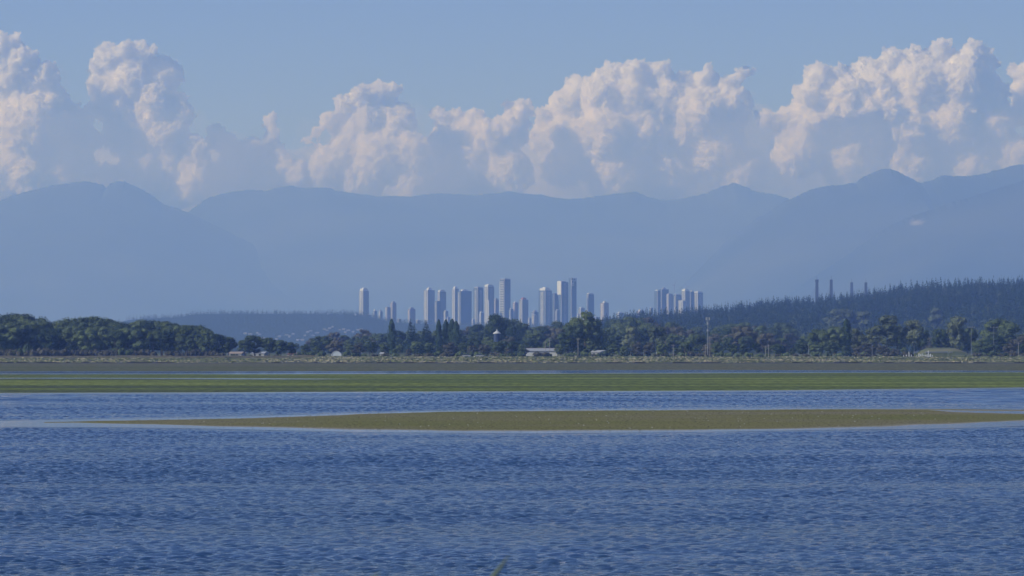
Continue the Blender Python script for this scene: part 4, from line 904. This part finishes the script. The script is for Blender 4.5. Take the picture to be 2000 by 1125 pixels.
for q, (px, py) in enumerate(((480, 651), (489, 652), (503, 650), (507, 653), (515, 660), (560, 654), (566, 657), (573, 652), (596, 655), (607, 646), (601, 648), (634, 643), (644, 641), (650, 638), (639, 645), (664, 644), (672, 643), (681, 645), (700, 644), (706, 643), (582, 664), (591, 664), (540, 662), (620, 650), (546, 657), (612, 655), (675, 649), (690, 648))):
    D = 11100 - (py - 640) * 22
    house(px, py, PR.uniform(5, 9), PR.uniform(2.5, 4), D, 'tiny pale house among the trees on the far ridge slope', FARW, FARW, 'houses on the far ridge slope')

# ---------------------------------------------------------------- construction cranes over the right hand cluster
CR = mat('crane_steel', (0.3, 0.3, 0.3), 0.6)
for px, yt, yb_, ang, lab in ((1317, 549, 575, 55, 'luffing crane with raised jib over the right hand tower cluster'), (1341, 552, 566, -50, 'fainter crane, right of the other crane over the tower cluster')):
    D = 14020; x = (px - 1000) / FPX * D; zb = CAM_H + (HORY - yb_) / FPX * D; zt = CAM_H + (HORY - yt - 8) / FPX * D
    r = empty('construction_crane', (x, D, zb)); hh = zt - zb
    mesh_obj('mast', *tube([(0, 0, 0), (0, 0, hh)], [.8, .8], 4), CR, r)
    s = 1 if ang > 0 else -1
    mesh_obj('jib', *tube([(0, 0, hh), (s * 6, 0, hh + 14)], [.7, .35], 4), CR, r)
    mesh_obj('counter_jib', *tube([(0, 0, hh), (-s * 7, 0, hh + 1)], [.9, .9], 4), CR, r)
    mesh_obj('cab', *boxes([(-1.2, 1.2, -1.2, 1.2, hh - 2.5, hh - .3)]), CR, r)
    tag(r, lab, 'crane', 'construction cranes')

# ---------------------------------------------------------------- cable stayed bridge: two H pylons behind the hill, seen obliquely
BC = mat('weathered_concrete', (0.035, 0.035, 0.04), 0.9); CB = mat('stay_cable_steel', (0.1, 0.1, 0.12), 0.6)
br = empty('cable_stayed_bridge', (0, 0, 0)); tag(br, 'cable stayed bridge with four dark pylon legs rising behind the forested hill', 'bridge')
def leg_at(px, D, ytop, capw=0):
    x = (px - 1000) / FPX * D; zt = CAM_H + (HORY - ytop) / FPX * D
    vs, fs = [], []
    prof_ = [(0, 4.2), (zt * .35, 3.5), (zt * .62, 3.5), (zt - 6, 2.8), (zt - 5.9, 3.3 if capw else 2.8), (zt, 3.4 if capw else 2.8)]
    for z, w in prof_:
        vs += [(x - w, D - 3, z), (x + w, D - 3, z), (x + w, D + 3, z), (x - w, D + 3, z)]
    for j in range(len(prof_) - 1):
        for q in range(4): fs.append((j * 4 + q, j * 4 + (q + 1) % 4, j * 4 + 4 + (q + 1) % 4, j * 4 + 4 + q))
    fs += [(3, 2, 1, 0), tuple(len(vs) - 4 + q for q in range(4))]
    o = mesh_obj('pylon_leg', vs, fs, BC, br)
    mesh_obj('beacon_mast', *tube([(x, D, zt), (x, D, zt + 8)], [.35, .2], 5), BC, o)
    return x, zt
legs = [(leg_at(1595.5, 10000, 546, 1), 10000), (leg_at(1623.5, 10000, 546), 10000), (leg_at(1663.5, 10465, 551.5), 10465), (leg_at(1691.2, 10465, 551.5), 10465)]
dvec = Vector(((1663.5 - 1000) / FPX * 10465 - (1595.5 - 1000) / FPX * 10000, 465, 0)); dvec.normalize()
for k in (0, 2):
    (xa, za), Da = legs[k]; (xb_, zb_), Db = legs[k + 1]
    mesh_obj('cross_beam', *boxes([(xa + 2.6, xb_ - 2.6, Da - 2, Da + 2, 78, 84)]), BC, br)
    mesh_obj('cross_beam', *boxes([(xa + 3.2, xb_ - 3.2, Da - 2, Da + 2, 46, 50)]), BC, br)
    for (x_, z_), D_ in (legs[k], legs[k + 1]):
        parts = []
        for s in (-1, 1):
            for q in range(12):
                p0 = Vector((x_, D_, z_ - 8 - q * 3.6)); p1 = Vector((x_, D_, 57)) + dvec * s * (225 - q * 17)
                parts.append(tube([p0, p1], [.13, .13], 3))
        mesh_obj('stay_cables', *join_geo(parts), CB, br)
d0 = Vector(((legs[0][0][0] + legs[1][0][0]) / 2, 10000, 55)); nrm = Vector((dvec.y, -dvec.x, 0))
e0, e1 = d0 - dvec * 350, d0 + dvec * 820
vs = [tuple(p + nrm * s * 14 + Vector((0, 0, z))) for p in (e0, e1) for s in (-1, 1) for z in (0, 2.5)]
mesh_obj('deck', vs, [(0, 1, 5, 4), (2, 6, 7, 3), (1, 3, 7, 5), (0, 4, 6, 2), (0, 2, 3, 1), (4, 5, 7, 6)], BC, br)
for q in range(0, 12):
    p = e0 + (e1 - e0) * (q / 11)
    if 3 < q < 8: continue
    mesh_obj('pier', *boxes([(p.x - 2, p.x + 2, p.y - 3, p.y + 3, -1, 55)]), BC, br)

# ---------------------------------------------------------------- masts, poles and lamps
GALV = mat('galvanised_steel', (0.28, 0.29, 0.3), 0.5, 0.5, 0.2); WOODP = mat('weathered_pole', (0.3, 0.27, 0.24), 0.9)
def pos(px, D, extra=0.0):
    x = (px - 1000) / FPX * D; return x, D, float(gz(x, D)) + extra
def zof(y, D): return CAM_H + (HORY - y) / FPX * D
D = 2420; x, y, z = pos(1382.5, D, -.1); H = zof(619, D) - z
r = empty('radio_mast', (x, y, z)); tag(r, 'slender pale radio mast with a cluster of antennas at its top', 'radio mast')
mesh_obj('mast', *tube([(0, 0, 0), (0, 0, H * .5), (0, 0, H)], [.2, .16, .12], 8), GALV, r)
def panel(zz, rad, hh, n, nm):
    for q in range(n):
        a = 2 * math.pi * q / n + .3; c = (math.cos(a) * rad, math.sin(a) * rad)
        o = mesh_obj(nm, *boxes([(c[0] - .1, c[0] + .1, c[1] - .08, c[1] + .08, zz - hh / 2, zz + hh / 2)]), FRAME, r)
        mesh_obj('bracket', *tube([(0, 0, zz), (c[0] * .9, c[1] * .9, zz)], [.05, .05], 4), GALV, o)
panel(H - .9, .95, 1.5, 5, 'antenna'); panel(H - 3.2, .55, 1.2, 3, 'antenna'); panel(H * .66, .5, 1.0, 3, 'antenna')
mesh_obj('platform', *tube([(0, 0, H - 2.4), (0, 0, H - 2.25)], [.8, .8], 10), GALV, r)
def pole(px, ytop, D, label, rad=.11, arm=None, ln=0, m=None):
    x, y, z = pos(px, D, -.1); H = zof(ytop, D) - z
    r = empty('utility_pole', (x, y, z)); mesh_obj('pole', *tube([(0, 0, 0), (0, 0, H)], [rad * 1.3, rad], 6), m or WOODP, r)
    mesh_obj('crossarm', *boxes([(-.9, .9, -.07, .07, H - .7, H - .55)]), WOODP, r)
    for s in (-.8, 0, .8): mesh_obj('insulator', *tube([(s, 0, H - .55), (s, 0, H - .35)], [.05, .05], 5), GALV, r)
    return tag(r, label, 'pole')
for px, yt, lab in ((1386.5, 656, 'thin wooden pole right against the radio mast'), (1377.5, 672, 'short thin pole just left of the radio mast'), (1315, 672, 'thin pole left of the reddish squat tree'), (1073.5, 663, 'thin pole rising in front of the long white shed'), (1065, 666, 'second thin pole above the white shed, to the left'),
        (1495.5, 675, 'thin pole at the foot of the hill, left of the dome shaped tree'), (1501, 673, 'thin pale pole, right of its twin below the hill'), (1129, 660, 'thin pole half lost in the foot of the biggest dark tree'), (1989, 668, 'thin pole near the right edge of the frame')):
    pole(px, yt, 2330, lab)
def lamp(px, ytop, D, side, label):
    x, y, z = pos(px, D, -.1); H = zof(ytop, D) - z
    r = empty('street_lamp', (x, y, z)); mesh_obj('pole', *tube([(0, 0, 0), (0, 0, H - .6), (side * .25, 0, H - .15)], [.1, .075, .06], 6), GALV, r)
    mesh_obj('arm', *tube([(side * .25, 0, H - .15), (side * .9, 0, H), (side * 1.7, 0, H)], [.06, .05, .05], 6), GALV, r)
    mesh_obj('lamp_head', *boxes([(min(side * 1.7, side * 2.3), max(side * 1.7, side * 2.3), -.14, .14, H - .1, H + .06)]), GALV, r)
    return tag(r, label, 'street lamp', 'street lamps behind the shore')
lamp(1703.5, 671, 2400, -1, 'right hand street lamp with arm bent left, beside the white trunked tree'); lamp(1579, 672, 2400, -1, 'left hand street lamp beside the dome shaped tree')
def flood(px, ytop, D, n, label):
    x, y, z = pos(px, D, -.1); H = zof(ytop, D) - z
    r = empty('floodlight_pole', (x, y, z)); mesh_obj('pole', *tube([(0, 0, 0), (0, 0, H)], [.09, .06], 6), GALV, r)
    mesh_obj('crossarm', *boxes([(-1.9, 1.9, -.06, .06, H - .5, H - .38)]), GALV, r)
    for q in range(n):
        a = -1.6 + 3.2 * q / (n - 1)
        mesh_obj('floodlight', *boxes([(a - .2, a + .2, -.2, .1, H - .38, H - .02)]), WH, r)
    return tag(r, label, 'floodlight', 'floodlight poles at the right')
flood(1897, 638, 2470, 4, 'floodlight pole with a bar of four lamps above the mound'); flood(1941, 638, 2450, 3, 'floodlight pole with bright lamps sunk in the far right trees')

# ---------------------------------------------------------------- sheds, silo, dome
RED = mat('rust_roof', (0.16, 0.09, 0.07), 0.85)
D = 2480; x0_ = (1025 - 1000) / FPX * D; x1_ = (1088 - 1000) / FPX * D
z0 = float(gz(x0_, D)); sh = empty('long_shed', ((x0_ + x1_) / 2, D, z0)); w = (x1_ - x0_) / 2
mesh_obj('wall', *boxes([(-w, w, -4, 4, -.2, 2.4)]), CAP, sh)
mesh_obj('roof', [(-w - .3, -4.4, 2.4), (w + .3, -4.4, 2.4), (w + .3, 4.4, 2.4), (-w - .3, 4.4, 2.4), (-w - .3, 0, 3.9), (w + .3, 0, 3.9)], [(0, 1, 5, 4), (3, 4, 5, 2), (0, 4, 3), (1, 2, 5), (0, 3, 2, 1)], GR_, sh)
mesh_obj('ridge_cap', *boxes([(-w - .3, w + .3, -.15, .15, 3.88, 4.02)]), RED, sh)
mesh_obj('door', *boxes([(-1.5, 1.5, -4.08, -3.99, -.2, 2.0)]), DCAP, sh)
tag(sh, 'long low white shed behind the shore shrubs, left of the biggest dark tree', 'shed')
house(1133, 690, 5, 3.2, 2470, 'small white hut at the foot of the biggest dark tree', WH, GR_); house(1170, 690, 7, 3.2, 2475, 'white hut just right of the biggest dark tree', WH, GR_)
house(462, 692, 7, 2.6, 2400, 'house with tan roof showing through the gap between the left woods', WH, TR); house(472, 691, 4, 2.4, 2410, 'white house touching the isolated clump\'s left trunks', WH, GR_)
house(507, 692, 7, 2.6, 2405, 'house with bluish roof hidden behind the isolated clump', WH, GR_); house(577, 694, 7, 2.0, 2400, 'reddish roofed shed at the right end of the isolated clump', WOODP, RED)
house(702, 676, 2.4, 1.9, 2600, 'tiny pale house half hidden among the trees right of the white dome', WH, GR_); house(747, 680, 2, 2.0, 2550, 'pale hut left of the lone poplar near the ground', WH, GR_)
D = 2650; x, y, z = pos(970.5, D); zt = zof(652, D); si = empty('silo', (x, y, z)); hh = zt - z; rr = 8 / FPX * D
mesh_obj('tank', *tube([(0, 0, 0), (0, 0, hh)], [rr * .82, rr * .82], 20), mat('dark_blue_steel', (0.04, 0.06, 0.12), 0.5), si)
mesh_obj('roof', *tube([(0, 0, hh), (0, 0, hh + .4), (0, 0, hh + 1.5)], [rr * .95, rr * .97, rr * .2], 20), FRAME, si)
mesh_obj('vent', *tube([(0, 0, hh + 1.5), (0, 0, hh + 2.4)], [rr * .12, rr * .1], 8), CAP, si)
tag(si, 'dark blue silo with white conical cap among the trees', 'silo')
D = 2500; x, y, z = pos(657.5, D); dm = empty('quonset_hut', (x, y, z)); rr = 9.5 / FPX * D
vs, fs = [], []
for q in range(17):
    a = math.pi * q / 16
    for yy in (-4, 4): vs.append((math.cos(a) * rr, yy, math.sin(a) * rr * .95))
for q in range(16): fs.append((2 * q, 2 * q + 1, 2 * q + 3, 2 * q + 2))
fs.append(tuple(range(0, 34, 2))[::-1]); fs.append(tuple(range(1, 34, 2)))
mesh_obj('shell', vs, fs, mat('greenhouse_film', (0.6, 0.64, 0.66), 0.4), dm)
mesh_obj('rib', *join_geo([tube([(math.cos(math.pi * q / 16) * rr * 1.01, -4.05, math.sin(math.pi * q / 16) * rr * .96) for q in range(17)], [.13] * 17, 5)]), CAP, dm)
tag(dm, 'small arched white greenhouse at the shore right of the gap', 'greenhouse')
# pale boat shed roofs by the mound
for px, wpx, lab in ((1789, 6, 'tiny white object left of the long white roof by the mound'), (1829, 42, 'long low white roof in front of the grassy mound'), (1857, 5, 'tiny white object right of the long white roof by the mound')):
    D = 2400; x, y, z = pos(px, D); w = wpx / FPX * D / 2; zt = zof(687, D)
    r = empty('low_shed', (x, y, z)); mesh_obj('wall', *boxes([(-w, w, -1.2, 1.2, -.2, zt - z - .35)]), GRN, r)
    mesh_obj('roof', *boxes([(-w - .2, w + .2, -1.5, 1.5, zt - z - .35, zt - z)]), GR_, r)
    tag(r, lab, 'shed')
# parked white cars glimpsed at the shore
def car(px, D, label):
    x, y, z = pos(px, D); r = empty('parked_car', (x, y, z))
    mesh_obj('body', *join_geo([boxes([(-2.1, 2.1, -.85, .85, .35, .85)])]), WH, r)
    vs = [(-1.5, -.8, .85), (1.3, -.8, .85), (1.3, .8, .85), (-1.5, .8, .85), (-.9, -.7, 1.4), (.7, -.7, 1.4), (.7, .7, 1.4), (-.9, .7, 1.4)]
    mesh_obj('cabin', vs, [(0, 3, 2, 1), (4, 5, 6, 7), (0, 1, 5, 4), (1, 2, 6, 5), (2, 3, 7, 6), (3, 0, 4, 7)], mat_glass, r)
    for sx_ in (-1.3, 1.3):
        for sy_ in (-.8, .8): mesh_obj('wheel', *tube([(sx_, sy_ - .1, .33), (sx_, sy_ + .1, .33)], [.33, .33], 12), DCAP, r)
    tag(r, label, 'car')
car(911, 2310, 'white car parked among shrubs below the right end of the poplar row'); car(937, 2312, 'second white car parked to the right of the one below the poplars')
# white posts on the upper beach
rp_ = random.Random(3); PW = mat('bleached_post', (0.68, 0.67, 0.66), 0.85)
order = [1770, 1775.5, 1780, 1790.5, 1795, 1798, 1801, 1804.5, 1808, 1810.5, 1813, 1816, 1818, 1821, 1765]
hts = [1.2, 2.6, 1.3, .9, 1.8, 1.5, 1.7, 1.2, 1.2, 1.4, 3.1, 1.3, 1.6, 1.1, .9]
for px, hh in zip(order, hts):
    D = 2262 + rp_.uniform(-3, 5); x, y, z = pos(px, D)
    v_, f_ = tube([(0, 0, -.4), (rp_.uniform(-.06, .06), 0, hh * .6), (rp_.uniform(-.15, .15), 0, hh)], [.2, .17, .13], 7)
    o = mesh_obj('wooden_post', v_, f_, PW); o.location = (x, y, z)
    tag(o, 'bleached white post in the ragged row on the right hand beach grass' if hh < 2.5 else ('tallest white post of the beach row, near its right end' if hh > 3 else 'second tallest white post, near the left end of the beach row'), 'post', 'bleached posts on the beach')
# drift logs along the wrack line
DW = mat('dark_driftwood', (0.05, 0.042, 0.036), 0.95); lg = random.Random(12)
xs_ = [lg.uniform(-20, 2020) for q in range(46)] + [1555, 1580, 1647, 1672, 1735, 1790, 1802, 1843, 1866]
for px in xs_:
    x = (px - 1000) / FPX * 1950; y = float(bank_y(x)) - 1.5 + lg.uniform(-1, 1); L = lg.uniform(.8, 3.2)
    v_, f_ = tube([(-L, 0, 0), (-L * .3, .1, .06), (L * .4, -.05, .03), (L, .05, 0)], [.16, .24, .2, .12], 6)
    o = mesh_obj('driftwood_log', v_, f_, DW); o.location = (x, y, float(gz(x, y)) + .15); o.rotation_euler = (0, 0, lg.uniform(-.3, .3))
    tag(o, 'dark drift log lying on the wrack line under the beach grass', 'log', 'drift logs on the wrack line')
# two birds in the air
BK = mat('dark_feathers', (0.03, 0.03, 0.03), 0.8)
for px, py, D, lab in ((217, 320, 900, 'tiny bird high above the left hand mountain'), (707, 63, 900, 'tiny lone bird in the upper sky left of centre')):
    p = at(px, py, D)
    pts = [(-.5, .0, .16), (-.25, .08, .2), (0, .1, 0), (.25, .08, .2), (.5, 0, .16), (.25, -.12, .17), (0, -.25, -.03), (-.25, -.12, .17), (0, .28, 0), (0, -.02, -.09), (0, -.02, .07)]
    f_ = [(0, 1, 7), (1, 2, 6, 7), (2, 3, 5, 6), (3, 4, 5), (2, 8, 9), (8, 6, 9), (2, 10, 8), (6, 8, 10)]
    o = mesh_obj('bird', pts, f_, BK); o.location = p; tag(o, lab, 'bird')
# shells and stones on the sandbar
def stones(name, n, m, seed, s0, s1):
    rng = np.random.default_rng(seed); xs = rng.uniform(-39, 50, n * 3)
    lo = edge_fn(BAR_LO, 7, 0.0025)(xs) + 1.5; hi = edge_fn(BAR_HI, 8, 0.003)(xs) - 1.5
    ys = rng.uniform(440, 590, n * 3); k = (ys > lo) & (ys < hi); xs, ys = xs[k][:n], ys[k][:n]; n = len(xs)
    s = rng.uniform(s0, s1, n)
    base = np.array([(1, 0, 0), (0, 1, 0), (-1, 0, 0), (0, -1, 0), (0, 0, .8)])
    V = (np.stack([xs, ys, np.full(n, .06)], 1)[:, None, :] + base[None] * s[:, None, None]).reshape(-1, 3)
    q = np.array([(0, 1, 4), (1, 2, 4), (2, 3, 4), (3, 0, 4)])
    Fq = (q[None] + (np.arange(n) * 5)[:, None, None]).reshape(-1, 3)
    return tag(mesh_obj(name, V, Fq, m), kind='stuff')
stones('shells', 150, mat('bleached_shell', (0.5, 0.48, 0.42), 0.7), 3, .03, .09)
stones('dark_stones', 4000, mat('weedy_stone', (0.07, 0.068, 0.03), 0.95), 4, .03, .08)
# blades of grass on the bluff right before the camera
GB = mat('grass_blade', (0.17, 0.2, 0.12), 0.8)
def blade(p0, pm, p1, wd, label):
    p0, pm, p1 = Vector(p0), Vector(pm), Vector(p1); N_ = 15; vs, fs = [], []
    for k in range(N_):
        t = k / (N_ - 1); p = p0.lerp(pm, t / .4) if t < .4 else pm.lerp(p1, (t - .4) / .6); w = wd * min(1, .5 + t * 2) * (1 - max(0, (t - .4) / .6) ** 1.5) + .0004
        vs += [tuple(p + Vector((-w, 0, 0))), tuple(p + Vector((0, -w * .3, 0))), tuple(p + Vector((w, 0, 0))), tuple(p + Vector((0, w * .3, 0)))]
    for k in range(N_ - 1):
        for q in range(4): fs.append((4 * k + q, 4 * k + (q + 1) % 4, 4 * k + 4 + (q + 1) % 4, 4 * k + 4 + q))
    return tag(mesh_obj('grass_blade', vs, fs, GB), label, 'grass blade')
BD = 11.0
pA, pB = at(960, 1130, BD), at(996, 1083, BD); foot = Vector((pA.x - .25, BD, 6.1))
blade(foot, pA, pB, .0065, 'blurred green blade of grass tip at the bottom edge, centre')
pC = at(745, 1116, BD); blade((pC.x - .3, BD, 6.1), at(722, 1132, BD), pC, .006, 'barely visible blade tip at the bottom edge, left of centre')
# ---------------------------------------------------------------- haze: one closed box of even, thin air round the camera and all the land
HX, HY0, HY1, HZ = 42000, -6000, 46000, 2050
bm = bmesh.new(); bmesh.ops.create_cube(bm, size=1)
me = bpy.data.meshes.new('haze'); bm.to_mesh(me); bm.free()
hz = bpy.data.objects.new('haze', me); col.objects.link(hz)
hz.location = (0, (HY0 + HY1) / 2, (HZ - 30) / 2); hz.scale = (2 * HX, HY1 - HY0, HZ + 30)
hm = bpy.data.materials.new('haze_air'); hm.use_nodes = True
hn = hm.node_tree.nodes; hn.remove(hn['Principled BSDF'])
hp = hn.new('ShaderNodeVolumePrincipled'); hp.inputs['Color'].default_value = (0.29, 0.475, 1.0, 1)
hp.inputs['Absorption Color'].default_value = (1, 1, 1, 1)
hp.inputs['Density'].default_value = 0.000076; hp.inputs['Anisotropy'].default_value = 0.1
hm.node_tree.links.new(hp.outputs[0], hn['Material Output'].inputs['Volume'])
me.materials.append(hm); tag(hz, kind='stuff')
